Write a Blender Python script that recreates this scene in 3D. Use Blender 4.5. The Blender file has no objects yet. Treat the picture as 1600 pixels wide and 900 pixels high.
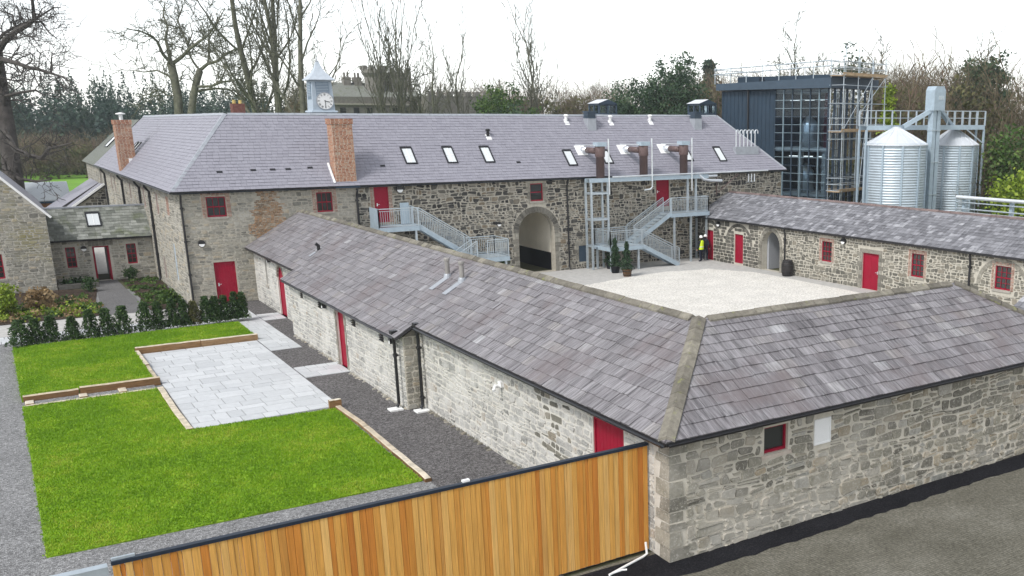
import bpy, math, random
import numpy as np
from mathutils import Vector, Matrix

# ---------------------------------------------------------------- camera, sky, sun, exposure
SC = bpy.context.scene
COL = SC.collection
cd = bpy.data.cameras.new('camera')
cam = bpy.data.objects.new('camera', cd); COL.objects.link(cam)
cd.sensor_width = 36.0; cd.lens = 34.22; cd.shift_x = -0.1864; cd.shift_y = 0.0797   # a cropped drone picture
cd.clip_start = 0.5; cd.clip_end = 3000
cam.location = (0, 0, 9.6)
cam.rotation_euler = (math.pi/2 - 0.2497, 0, -0.627)
SC.camera = cam

SUN_EL, SUN_AZ = math.radians(48), math.radians(250)     # azimuth clockwise from +Y: light from the left, a little in front
W = bpy.data.worlds.new('World'); SC.world = W; W.use_nodes = True
wn = W.node_tree.nodes; wl = W.node_tree.links; wn.clear()
sky = wn.new('ShaderNodeTexSky'); sky.sky_type = 'NISHITA'; sky.sun_disc = False
sky.sun_elevation = SUN_EL; sky.sun_rotation = SUN_AZ
sky.air_density = 1.0; sky.dust_density = 0.3; sky.ozone_density = 1.0
hs = wn.new('ShaderNodeHueSaturation'); hs.inputs['Saturation'].default_value = 0.22   # thin cloud greys the blue
bg = wn.new('ShaderNodeBackground'); bg.inputs['Strength'].default_value = 0.125
wo = wn.new('ShaderNodeOutputWorld')
wl.new(sky.outputs[0], hs.inputs['Color']); wl.new(hs.outputs[0], bg.inputs[0]); wl.new(bg.outputs[0], wo.inputs[0])
sl = bpy.data.lights.new('sun', 'SUN'); sl.energy = 1.5; sl.angle = math.radians(14); sl.color = (1.0, 0.97, 0.93)
sun = bpy.data.objects.new('sun', sl); COL.objects.link(sun); sun.location = (-30, -10, 60)
sd = Vector((math.sin(SUN_AZ)*math.cos(SUN_EL), math.cos(SUN_AZ)*math.cos(SUN_EL), math.sin(SUN_EL)))
sun.rotation_euler = sd.to_track_quat('Z', 'Y').to_euler()
SC.view_settings.view_transform = 'Standard'; SC.view_settings.look = 'None'
SC.view_settings.exposure = 1.05; SC.view_settings.gamma = 1.0; SC.view_settings.use_curve_mapping = False
SC.cycles.max_bounces = 5; SC.cycles.transparent_max_bounces = 12; SC.cycles.volume_bounces = 0
SC.cycles.use_denoising = True

# ---------------------------------------------------------------- helpers
RNG = random.Random(11)
def V(*a): return Vector(a)
WORLDTHING = {}

class MB:
    def __init__(s): s.v = []; s.f = []; s.t = []
    def add(s, vs, fs, tint=0.5):
        o = len(s.v); s.v.extend(tuple(p) for p in vs)
        s.f.extend(tuple(i+o for i in f) for f in fs); s.t.extend([tint]*len(fs))
    def hexa(s, p, tint=0.5):      # 8 points: bottom ring 0-3, top ring 4-7
        s.add(p, [(3,2,1,0),(4,5,6,7),(0,1,5,4),(1,2,6,5),(2,3,7,6),(3,0,4,7)], tint)
    def box(s, x0, x1, y0, y1, z0, z1, tint=0.5):
        s.hexa([(x0,y0,z0),(x1,y0,z0),(x1,y1,z0),(x0,y1,z0),(x0,y0,z1),(x1,y0,z1),(x1,y1,z1),(x0,y1,z1)], tint)
    def fbox(s, F, s0, s1, t0, t1, n0, n1, tint=0.5):   # box in a frame
        s.hexa([F(s0,t0,n0),F(s1,t0,n0),F(s1,t0,n1),F(s0,t0,n1),F(s0,t1,n0),F(s1,t1,n0),F(s1,t1,n1),F(s0,t1,n1)], tint)
    def bar(s, a, b, w, h=None, up=(0,0,1), tint=0.5):    # rectangular bar from a to b
        a = Vector(a); b = Vector(b); h = h or w; d = (b-a).normalized(); up = Vector(up)
        if abs(d.dot(up)) > .98: up = Vector((1,0,0))
        x = d.cross(up).normalized()*w/2; y = x.cross(d).normalized()*h/2
        s.hexa([a-x-y,a+x-y,a+x+y,a-x+y,b-x-y,b+x-y,b+x+y,b-x+y], tint)
    def tube(s, pts, r, n=8, caps=True, tint=0.5):
        pts = [Vector(p) for p in pts]; k = len(pts)
        rs = r if isinstance(r, (list, tuple)) else [r]*k
        vs = []; ref = None
        for i, p in enumerate(pts):
            d = (pts[min(i+1,k-1)] - pts[max(i-1,0)])
            if d.length < 1e-9: d = Vector((0,0,1))
            d.normalize()
            if ref is None: ref = Vector((1,0,0)) if abs(d.x) < .8 else Vector((0,1,0))
            x = (ref - d*ref.dot(d))
            if x.length < 1e-4: x = d.orthogonal()
            x.normalize(); ref = x; y = d.cross(x)
            for j in range(n):
                a = 2*math.pi*j/n; vs.append(p + (x*math.cos(a)+y*math.sin(a))*rs[i])
        fs = [(i*n+j, i*n+(j+1)%n, (i+1)*n+(j+1)%n, (i+1)*n+j) for i in range(k-1) for j in range(n)]
        if caps: fs += [tuple(range(n-1,-1,-1)), tuple((k-1)*n+j for j in range(n))]
        s.add(vs, fs, tint)
    def lathe(s, c, prof, n=16, tint=0.5, a0=0.0):        # prof: list of (radius, z)
        c = Vector(c); vs = []; k = len(prof)
        for r, z in prof:
            for j in range(n):
                a = a0+2*math.pi*j/n; vs.append(c+Vector((r*math.cos(a), r*math.sin(a), z)))
        fs = [(i*n+j, i*n+(j+1)%n, (i+1)*n+(j+1)%n, (i+1)*n+j) for i in range(k-1) for j in range(n)]
        fs += [tuple(range(n-1,-1,-1)), tuple((k-1)*n+j for j in range(n))]
        s.add(vs, fs, tint)
    def prism(s, poly, fa, fb, tint=0.5):                  # poly 2D, two maps to 3D
        n = len(poly)
        s.add([fa(*p) for p in poly]+[fb(*p) for p in poly],
              [tuple(range(n-1,-1,-1)), tuple(range(n,2*n))]+[(i,(i+1)%n,n+(i+1)%n,n+i) for i in range(n)], tint)
    def build(s, name, mat, parent=None, smooth=False, origin=None):
        return mesh_obj(name, s.v, s.f, mat, parent, smooth, origin, s.t)

def mesh_obj(name, v, f, mat, parent=None, smooth=False, origin=None, tint=None):
    me = bpy.data.meshes.new(name)
    if origin is not None:
        ox, oy, oz = origin; v = [(a[0]-ox, a[1]-oy, a[2]-oz) for a in v]
    me.from_pydata([tuple(p) for p in v], [], f)
    if tint is not None:
        at = me.attributes.new('tint', 'FLOAT', 'FACE'); at.data.foreach_set('value', tint)
    if smooth: me.polygons.foreach_set('use_smooth', [True]*len(me.polygons))
    me.materials.append(mat)
    o = bpy.data.objects.new(name, me); COL.objects.link(o)
    if origin is not None: o.location = origin
    if parent is not None: put(o, parent)
    return o

def put(o, parent):
    o.parent = parent
    if parent in WORLDTHING: o.location = o.location - parent.location
    return o

def np_obj(name, verts, tris, mat, tint=None, smooth=False):
    """big triangle soup from numpy arrays (n,3) / (m,3)"""
    me = bpy.data.meshes.new(name)
    me.vertices.add(len(verts)); me.vertices.foreach_set('co', np.asarray(verts, np.float32).ravel())
    m = len(tris); k = tris.shape[1]
    me.loops.add(m*k); me.loops.foreach_set('vertex_index', np.asarray(tris, np.int32).ravel())
    me.polygons.add(m); me.polygons.foreach_set('loop_start', np.arange(0, m*k, k, dtype=np.int32))
    me.update(calc_edges=True)
    if tint is not None:
        at = me.attributes.new('tint', 'FLOAT', 'FACE'); at.data.foreach_set('value', np.asarray(tint, np.float32))
    me.materials.append(mat)
    o = bpy.data.objects.new(name, me); COL.objects.link(o)
    return o

def thing(name, label, cat, loc=(0,0,0), group=None, rotz=0.0, world=True):
    """an Empty at a thing's base; with world=True its parts are written in world coordinates"""
    o = bpy.data.objects.new(name, None); COL.objects.link(o); o.location = loc; o.rotation_euler = (0,0,rotz)
    o.empty_display_size = .3
    tag(o, label, cat, group)
    if world: WORLDTHING[o] = True
    return o
def tag(o, label, cat, group=None, kind=None):
    if label: o['label'] = label
    if cat: o['category'] = cat
    if group: o['group'] = group
    if kind: o['kind'] = kind
    return o
def structure(o): o['kind'] = 'structure'; return o
def stuff(o): o['kind'] = 'stuff'; return o
def copy_tree(o, parent=None):
    c = o.copy(); COL.objects.link(c); c.parent = parent
    for ch in list(o.children): copy_tree(ch, c)
    return c

def frame(o, u, n):
    """map (s, t, n): s along u, t up, n outward"""
    o = Vector(o); u = Vector(u).normalized(); n = Vector(n).normalized()
    return lambda s, t, k=0.0: (o.x+u.x*s+n.x*k, o.y+u.y*s+n.y*k, o.z+t+u.z*s+n.z*k)
def planeframe(o, u, w):
    """roof plane: s along the eave, t up the slope, n along the normal"""
    o = Vector(o); u = Vector(u).normalized(); w = Vector(w).normalized(); n = u.cross(w)
    if n.z < 0: n = -n
    return lambda s, t, k=0.0: tuple(o+u*s+w*t+n*k)

# ---------------------------------------------------------------- materials
def nodes(name):
    m = bpy.data.materials.new(name); m.use_nodes = True
    nt = m.node_tree; p = nt.nodes['Principled BSDF']
    return m, nt, p
def lnk(nt, a, b): nt.links.new(a, b)
def coords(nt, scale=(1,1,1)):
    tc = nt.nodes.new('ShaderNodeTexCoord'); mp = nt.nodes.new('ShaderNodeMapping')
    mp.inputs['Scale'].default_value = scale if isinstance(scale, tuple) else (scale,)*3
    lnk(nt, tc.outputs['Object'], mp.inputs['Vector']); return mp.outputs[0]
def noise(nt, vec, scale, detail=4, rough=.6, dist=0.0):
    n = nt.nodes.new('ShaderNodeTexNoise'); n.inputs['Scale'].default_value = scale
    n.inputs['Detail'].default_value = detail; n.inputs['Roughness'].default_value = rough; n.inputs['Distortion'].default_value = dist
    if vec is not None: lnk(nt, vec, n.inputs['Vector'])
    return n.outputs['Fac']
def ramp(nt, fac, stops, interp='LINEAR'):
    r = nt.nodes.new('ShaderNodeValToRGB'); r.color_ramp.interpolation = interp
    el = r.color_ramp.elements
    while len(el) < len(stops): el.new(.5)
    for e, (p, c) in zip(el, stops):
        e.position = p; e.color = (c[0], c[1], c[2], 1) if isinstance(c, tuple) else (c, c, c, 1)
    lnk(nt, fac, r.inputs[0]); return r.outputs[0]
def mix(nt, fac, a, b, mode='MIX'):
    m = nt.nodes.new('ShaderNodeMix'); m.data_type = 'RGBA'; m.blend_type = mode
    for i, x in ((0, fac), (6, a), (7, b)):
        if isinstance(x, (int, float)): m.inputs[i].default_value = x
        elif isinstance(x, tuple): m.inputs[i].default_value = (*x, 1)
        else: lnk(nt, x, m.inputs[i])
    return m.outputs[2]
def bump(nt, p, h, strength=.4, dist=.02):
    b = nt.nodes.new('ShaderNodeBump'); b.inputs['Strength'].default_value = strength; b.inputs['Distance'].default_value = dist
    lnk(nt, h, b.inputs['Height']); lnk(nt, b.outputs[0], p.inputs['Normal'])
def plain(name, c, rough=.6, metal=0.0, spec=.4, var=.12, scale=3.0, bmp=0.0):
    m, nt, p = nodes(name); vec = coords(nt)
    f = noise(nt, vec, scale, 5)
    lo = tuple(x*(1-var) for x in c); hi = tuple(min(1, x*(1+var)) for x in c)
    lnk(nt, ramp(nt, f, [(.3, lo), (.7, hi)]), p.inputs['Base Color'])
    p.inputs['Roughness'].default_value = rough; p.inputs['Metallic'].default_value = metal
    p.inputs['Specular IOR Level'].default_value = spec
    if bmp: bump(nt, p, noise(nt, vec, scale*6, 6), bmp, .02)
    return m
def tinted(name, stops, rough=.85, spec=.14, grain=(1,1,1), gscale=6.0, gamt=.35, bmp=.3, bscale=20.0, blotch=None, stain=None, metal=0.0, gr=(.25,.75)):
    """each piece takes a colour from the ramp by its own tint; grain multiplies it; blotch = (scale, lo, hi, colour) mixes a second colour in patches"""
    m, nt, p = nodes(name)
    at = nt.nodes.new('ShaderNodeAttribute'); at.attribute_name = 'tint'
    c = ramp(nt, at.outputs['Fac'], stops)
    vec = coords(nt); gv = coords(nt, grain)
    g = noise(nt, gv, gscale, 5, .65)
    c = mix(nt, 1.0, c, ramp(nt, g, [(gr[0], 1-gamt), (gr[1], 1+gamt*.6)]), 'MULTIPLY')
    if blotch:
        sc, lo, hi, bc = blotch
        c = mix(nt, ramp(nt, noise(nt, vec, sc, 5, .6), [(lo, 0.0), (hi, 1.0)]), c, bc)
    if stain:
        sv, sc, lo, hi, bc = stain
        c = mix(nt, ramp(nt, noise(nt, coords(nt, sv), sc, 6, .7), [(lo, 0.0), (hi, 1.0)]), c, bc)
    lnk(nt, c, p.inputs['Base Color'])
    p.inputs['Roughness'].default_value = rough; p.inputs['Specular IOR Level'].default_value = spec; p.inputs['Metallic'].default_value = metal
    if bmp: bump(nt, p, noise(nt, vec, bscale, 6, .7), bmp, .03)
    return m

# stone: front wall, pale west wall, dark main facade, east range, left wing
STONE_F = [(0,(.13,.122,.10)),(.15,(.20,.188,.155)),(.45,(.26,.245,.20)),(.65,(.30,.28,.225)),(.82,(.34,.285,.205)),(.92,(.39,.37,.325)),(1,(.24,.24,.215))]
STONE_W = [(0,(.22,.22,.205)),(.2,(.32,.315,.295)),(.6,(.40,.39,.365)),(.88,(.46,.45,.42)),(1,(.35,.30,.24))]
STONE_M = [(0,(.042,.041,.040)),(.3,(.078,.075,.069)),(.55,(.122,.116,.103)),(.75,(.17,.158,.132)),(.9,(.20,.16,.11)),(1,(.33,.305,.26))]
STONE_E = [(0,(.115,.11,.094)),(.4,(.17,.163,.137)),(.7,(.215,.203,.168)),(.9,(.25,.222,.175)),(1,(.30,.285,.245))]
STONE_L = [(0,(.19,.183,.16)),(.35,(.29,.278,.24)),(.8,(.37,.35,.30)),(1,(.40,.345,.26))]
m_stoneF = tinted('stone_front', STONE_F, gscale=9, gamt=.4, bmp=.6, bscale=14, blotch=(.35,.47,.66,(.42,.395,.345)), stain=((1,1,1),20,.55,.66,(.49,.465,.415)))
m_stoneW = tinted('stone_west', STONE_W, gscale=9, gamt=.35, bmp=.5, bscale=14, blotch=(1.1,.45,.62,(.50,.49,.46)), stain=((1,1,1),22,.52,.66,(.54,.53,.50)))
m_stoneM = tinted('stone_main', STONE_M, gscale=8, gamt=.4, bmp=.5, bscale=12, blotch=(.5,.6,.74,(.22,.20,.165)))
m_stoneE = tinted('stone_east', STONE_E, gscale=9, gamt=.35, bmp=.5, bscale=14)
m_stoneL = tinted('stone_wing', STONE_L, gscale=8, gamt=.35, bmp=.4, bscale=12, blotch=(.6,.55,.7,(.42,.40,.355)))
m_dress = tinted('dressed_stone', [(0,(.17,.16,.135)),(.5,(.24,.225,.19)),(1,(.31,.295,.25))], gscale=7, gamt=.35, bmp=.4, bscale=14)
m_dressD = tinted('dressed_stone_dark', [(0,(.085,.08,.07)),(.5,(.135,.128,.11)),(1,(.19,.18,.155))], gscale=7, gamt=.35, bmp=.4, bscale=14)
def mortar(name, a, b, sc=5):
    m, nt, p = nodes(name); vec = coords(nt)
    lnk(nt, ramp(nt, noise(nt, vec, sc, 6, .7), [(.3, a), (.7, b)]), p.inputs['Base Color'])
    p.inputs['Roughness'].default_value = .95; p.inputs['Specular IOR Level'].default_value = .1; bump(nt, p, noise(nt, vec, 30, 6, .7), .6, .03); return m
m_mortF = mortar('mortar_front', (.46,.425,.355), (.62,.58,.50))
m_mortW = mortar('mortar_west', (.48,.46,.41), (.62,.60,.55))
m_mortM = mortar('mortar_main', (.30,.277,.23), (.46,.43,.365))
m_mortE = mortar('mortar_east', (.40,.375,.315), (.53,.50,.43))
m_mortL = mortar('mortar_wing', (.36,.34,.295), (.50,.475,.42))
m_brick = tinted('brick_orange', [(0,(.27,.105,.062)),(.3,(.35,.15,.085)),(.6,(.41,.195,.115)),(.85,(.45,.25,.16)),(1,(.38,.28,.21))], gscale=10, gamt=.3, bmp=.4, bscale=30)
m_brickP = tinted('brick_pink', [(0,(.30,.17,.13)),(.5,(.42,.26,.205)),(1,(.48,.36,.30))], gscale=10, gamt=.3, bmp=.4, bscale=30)
m_brickO = tinted('brick_patch', [(0,(.20,.13,.08)),(.4,(.33,.205,.115)),(.7,(.42,.26,.15)),(1,(.42,.37,.30))], gscale=8, gamt=.4, bmp=.4, bscale=30)
m_mortB = mortar('mortar_brick', (.42,.36,.29), (.54,.48,.40))
m_mortP = mortar('mortar_pink', (.44,.36,.30), (.55,.48,.42))
# slate
SL_OLD = [(0,(.172,.162,.170)),(.3,(.196,.186,.195)),(.6,(.216,.206,.216)),(.88,(.242,.232,.241)),(.95,(.238,.222,.218)),(1,(.325,.322,.332))]
def old_slate(name, grain):
    return tinted(name, SL_OLD, rough=.62, spec=.3, grain=grain, gscale=1.0, gamt=.55, gr=(.33,.66), bmp=.35, bscale=18,
                  blotch=(.55,.50,.74,(.150,.126,.128)), stain=(grain,.8,.62,.72,(.33,.325,.335)))
m_slateW = old_slate('slate_old_west', (1.3, 15, 1.3))
m_slateF = old_slate('slate_old_front', (15, 1.3, 1.3))
m_slateE = tinted('slate_old_east', [(0,(.13,.13,.142)),(.5,(.20,.20,.215)),(.9,(.27,.27,.29)),(1,(.38,.38,.40))], rough=.65, spec=.4, grain=(1.1,9,1.1), gscale=1, gamt=.5, bmp=.3, blotch=(.35,.62,.78,(.13,.13,.14)), stain=((1,6,1),.6,.62,.72,(.33,.33,.345)))
m_slateN = tinted('slate_new', [(0,(.24,.235,.272)),(.5,(.255,.25,.288)),(1,(.27,.265,.304))], rough=.5, spec=.5, gscale=3, gamt=.08, bmp=.10)
m_slateG = tinted('slate_green', [(0,(.13,.14,.12)),(.5,(.21,.22,.195)),(1,(.32,.33,.30))], rough=.7, gscale=5, gamt=.4, blotch=(1.2,.55,.75,(.12,.14,.07)))
m_under = plain('roof_underlay', (.045,.043,.045), .9)
m_ridge = tinted('ridge_stone', [(0,(.13,.12,.10)),(.5,(.19,.175,.145)),(1,(.25,.232,.19))], gscale=8, gamt=.4, bmp=.5, bscale=16, blotch=(3,.6,.75,(.25,.26,.10)))
m_lead = plain('lead', (.33,.35,.38), .45, .2, .5, .12, 4)
# metals, paint
m_black = plain('black_iron', (.012,.012,.014), .35, 0, .5)
m_galv = plain('galvanised_steel', (.47,.53,.57), .42, .55, .5, .12, 6)
m_teal = plain('teal_mullion', (.20,.27,.31), .5, .1, .4)
m_galvF = plain('dull_galvanised_flue', (.27,.255,.24), .6, .2, .4)
m_galvP = plain('galvanised_sheet', (.36,.44,.50), .5, .2, .5, .10, 3)
m_silo = plain('silo_steel', (.50,.57,.62), .42, .35, .5, .10, 1.2)
m_cone = plain('silo_roof_steel', (.66,.69,.72), .45, .3, .5, .06, 1.0)
m_steel = plain('stainless_pipe', (.75,.78,.80), .3, .7, .5, .08, 3)
m_brown = plain('brown_flue', (.115,.075,.07), .5, .1, .4, .15, 2)
m_dark = plain('dark_cladding', (.022,.040,.062), .55, 0, .25, .15, 1)
m_darkl = plain('blue_grey_trim', (.040,.064,.092), .5, 0, .4, .1, 2)
m_red = plain('red_paint', (.27,.006,.026), .5, 0, .2, .10, 2)
m_white = plain('white_paint', (.80,.80,.79), .5, 0, .4, .03)
m_cupola = plain('pale_blue_paint', (.36,.42,.48), .55, 0, .4, .08, 2)
m_cuproof = plain('cupola_lead', (.50,.55,.60), .45, .3, .5, .1, 3)
m_louvre = plain('louvre_blue', (.15,.20,.25), .6)
m_concrete = plain('pale_concrete', (.42,.41,.39), .9, 0, .3, .15, 3, .3)
m_sill = plain('stone_sill', (.33,.31,.27), .9, 0, .3, .2, 5, .3)
m_cream = plain('cream_plaster', (.76,.71,.60), .9, 0, .3, .08, .8, .1)
m_greyint = plain('grey_plaster', (.33,.34,.36), .9, 0, .3, .1, .8)
m_blackpaint = plain('black_paint', (.006,.007,.010), .6, 0, .3)
def glass(name, c=(.012,.014,.017), rough=.04):
    m, nt, p = nodes(name); p.inputs['Base Color'].default_value = (*c, 1); p.inputs['Roughness'].default_value = rough
    p.inputs['Specular IOR Level'].default_value = .6; return m
m_glass = glass('window_glass', (.030,.033,.032))
m_skyglass = glass('skylight_glass', (.62,.65,.66), .06)   # pane itself coloured near-white all over
def curtain():
    m, nt, p = nodes('curtain_glass'); nt.nodes.remove(p)
    out = nt.nodes['Material Output']; tr = nt.nodes.new('ShaderNodeBsdfTransparent'); tr.inputs[0].default_value = (.70,.77,.82,1)
    gl = nt.nodes.new('ShaderNodeBsdfGlossy'); gl.inputs['Roughness'].default_value = .03; gl.inputs[0].default_value = (.9,.95,1,1)
    fr = nt.nodes.new('ShaderNodeFresnel'); fr.inputs['IOR'].default_value = 1.28
    mx = nt.nodes.new('ShaderNodeMixShader'); lnk(nt, fr.outputs[0], mx.inputs[0]); lnk(nt, tr.outputs[0], mx.inputs[1]); lnk(nt, gl.outputs[0], mx.inputs[2])
    lnk(nt, mx.outputs[0], out.inputs[0]); return m
m_curtain = curtain()
m_lit, _nt, _p = nodes('strip_light'); _p.inputs['Emission Color'].default_value = (1,.97,.9,1); _p.inputs['Emission Strength'].default_value = 1.2
# timber
m_cedar = tinted('cedar_boards', [(0,(.47,.17,.032)),(.14,(.55,.235,.045)),(.35,(.60,.305,.070)),(.7,(.63,.345,.09)),(.92,(.67,.41,.14)),(1,(.45,.20,.04))], rough=.6, spec=.15, grain=(16,16,.6), gscale=2.2, gamt=.24, gr=(.32,.68), bmp=.12, bscale=12, stain=((34,34,.9),1.0,.64,.70,(.42,.20,.05)))
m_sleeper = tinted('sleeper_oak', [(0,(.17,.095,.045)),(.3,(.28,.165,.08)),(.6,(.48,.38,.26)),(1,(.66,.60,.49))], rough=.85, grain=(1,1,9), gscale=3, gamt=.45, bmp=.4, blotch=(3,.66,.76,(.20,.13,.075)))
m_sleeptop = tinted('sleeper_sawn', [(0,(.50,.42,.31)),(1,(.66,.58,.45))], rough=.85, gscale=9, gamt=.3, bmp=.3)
m_scafboard = plain('scaffold_board', (.42,.30,.18), .85, 0, .3, .25, 3)
m_barrel = plain('barrel_oak', (.022,.018,.018), .6, 0, .4, .3, 8)
# ground
def gravel(name, stops, sc, bmpd=.03, patch=.12):
    m, nt, p = nodes(name); vec = coords(nt)
    vo = nt.nodes.new('ShaderNodeTexVoronoi'); vo.inputs['Scale'].default_value = sc; lnk(nt, vec, vo.inputs['Vector'])
    sep = nt.nodes.new('ShaderNodeSeparateColor'); lnk(nt, vo.outputs['Color'], sep.inputs[0])
    c = ramp(nt, sep.outputs[0], stops)
    c = mix(nt, 1.0, c, ramp(nt, noise(nt, vec, .7, 6, .65), [(.3, 1-patch), (.7, 1+patch)]), 'MULTIPLY')
    c = mix(nt, 1.0, c, ramp(nt, noise(nt, vec, sc*.35, 4, .6), [(.3, .7), (.65, 1.15)]), 'MULTIPLY')
    lnk(nt, c, p.inputs['Base Color']); p.inputs['Roughness'].default_value = .95; p.inputs['Specular IOR Level'].default_value = .06
    bump(nt, p, vo.outputs['Distance'], .9, bmpd); return m
m_gravelG = gravel('gravel_grey', [(0,(.14,.14,.14)),(.5,(.23,.23,.23)),(1,(.36,.36,.36))], 28)
m_gravelD = gravel('gravel_dark', [(0,(.07,.066,.065)),(.5,(.13,.124,.123)),(1,(.22,.21,.21))], 24)
m_gravelY = gravel('gravel_pale', [(0,(.56,.53,.47)),(.5,(.70,.675,.62)),(1,(.82,.80,.755))], 24, .03, .10)
m_tarmac = gravel('fresh_tarmac', [(0,(.010,.010,.012)),(.7,(.018,.018,.021)),(1,(.035,.035,.04))], 60, .01, .25)
m_soil = gravel('soil', [(0,(.035,.025,.02)),(.6,(.065,.048,.038)),(1,(.11,.085,.065))], 18, .05, .3)
m_path = gravel('bound_gravel_path', [(0,(.10,.10,.10)),(.6,(.155,.15,.15)),(1,(.22,.22,.22))], 40, .01)
m_slab = tinted('paving_slab', [(0,(.47,.485,.495)),(.5,(.52,.535,.545)),(1,(.56,.575,.585))], rough=.75, gscale=4, gamt=.10, bmp=.1, blotch=(.7,.55,.75,(.46,.475,.49)))
m_joint = plain('paving_joint', (.27,.275,.28), .95)
def matting():
    m, nt, p = nodes('rubber_mesh_matting'); vec = coords(nt)
    vo = nt.nodes.new('ShaderNodeTexVoronoi'); vo.inputs['Scale'].default_value = 13; vo.inputs['Randomness'].default_value = .25; lnk(nt, vec, vo.inputs['Vector'])
    c = ramp(nt, noise(nt, vec, .5, 7, .7), [(.25,(.09,.085,.066)),(.5,(.15,.142,.115)),(.75,(.22,.21,.178))])
    c = mix(nt, 1.0, c, ramp(nt, noise(nt, vec, 11, 6, .8), [(.35,.6),(.65,1.4)]), 'MULTIPLY')
    c = mix(nt, ramp(nt, vo.outputs['Distance'], [(.40,0.0),(.55,.4)]), c, (.06,.058,.046))
    c = mix(nt, ramp(nt, noise(nt, vec, 40, 3, .7), [(.68,0.0),(.74,.6)]), c, (.45,.44,.42))
    lnk(nt, c, p.inputs['Base Color']); p.inputs['Roughness'].default_value = .95; p.inputs['Specular IOR Level'].default_value = .08
    bump(nt, p, vo.outputs['Distance'], .6, .02); return m
m_mat = matting()
m_ground = plain('rough_ground', (.085,.085,.045), .95, 0, .2, .35, .15, .3)
m_field = plain('meadow', (.14,.29,.03), .95, 0, .2, .22, .06, .2)
# plants
def leafmat(name, stops, rough=.6, trans=.25):
    m, nt, p = nodes(name)
    at = nt.nodes.new('ShaderNodeAttribute'); at.attribute_name = 'tint'
    c = ramp(nt, at.outputs['Fac'], stops); lnk(nt, c, p.inputs['Base Color'])
    p.inputs['Roughness'].default_value = rough; p.inputs['Specular IOR Level'].default_value = .25
    if trans:
        out = nt.nodes['Material Output']; tr = nt.nodes.new('ShaderNodeBsdfTranslucent'); lnk(nt, c, tr.inputs[0])
        mx = nt.nodes.new('ShaderNodeMixShader'); mx.inputs[0].default_value = trans
        lnk(nt, p.outputs[0], mx.inputs[1]); lnk(nt, tr.outputs[0], mx.inputs[2]); lnk(nt, mx.outputs[0], out.inputs[0])
    return m
m_grass = leafmat('grass_blades', [(0,(.155,.30,.012)),(.5,(.215,.375,.015)),(.8,(.27,.41,.020)),(1,(.36,.44,.05))])
m_grassbase = plain('grass_base', (.16,.28,.014), .95, 0, .2, .3, 2.5)
m_yew = leafmat('yew_leaf', [(0,(.020,.048,.015)),(.6,(.046,.094,.028)),(1,(.095,.155,.042))])
m_ever = leafmat('evergreen_leaf', [(0,(.022,.050,.026)),(.5,(.048,.092,.044)),(1,(.095,.145,.065))])
m_conif = leafmat('conifer_leaf', [(0,(.020,.046,.036)),(.5,(.040,.076,.052)),(1,(.078,.110,.066))])
m_olive = leafmat('olive_leaf', [(0,(.055,.060,.022)),(.5,(.095,.10,.035)),(1,(.15,.145,.06))])
m_lime = leafmat('lime_leaf', [(0,(.13,.20,.02)),(.5,(.23,.32,.03)),(1,(.34,.40,.06))])
m_bushg = leafmat('bush_leaf', [(0,(.035,.075,.016)),(.5,(.075,.14,.03)),(1,(.15,.21,.05))])
m_twig = leafmat('twig_brown', [(0,(.075,.058,.038)),(.5,(.135,.11,.072)),(.8,(.17,.15,.09)),(1,(.18,.115,.09))], .9, 0)
m_strawl = leafmat('straw_leaf', [(0,(.20,.13,.06)),(1,(.38,.28,.15))])
m_bark = plain('bark_grey_green', (.105,.105,.075), .95, 0, .2, .4, 2.0, .6)
m_barkD = plain('bark_dark', (.062,.055,.050), .95, 0, .2, .4, 2.0, .6)
m_castle = tinted('castle_stone', [(0,(.17,.16,.145)),(1,(.27,.255,.23))], gscale=3, gamt=.3, bmp=.3)
# people
m_vest = plain('hi_vis_yellow', (.62,.80,.02), .7); m_navy = plain('navy_cloth', (.012,.014,.028), .9); m_skin = plain('skin', (.45,.26,.19), .6)
m_tape = plain('reflective_tape', (.65,.66,.66), .4)
m_cloth = plain('dark_jacket', (.010,.011,.014), .9)
m_tub = plain('brown_tub', (.12,.07,.04), .8, 0, .2, .3, 9)
m_timber = plain('orange_timber', (.38,.17,.06), .7, 0, .3, .2, 5)

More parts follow.
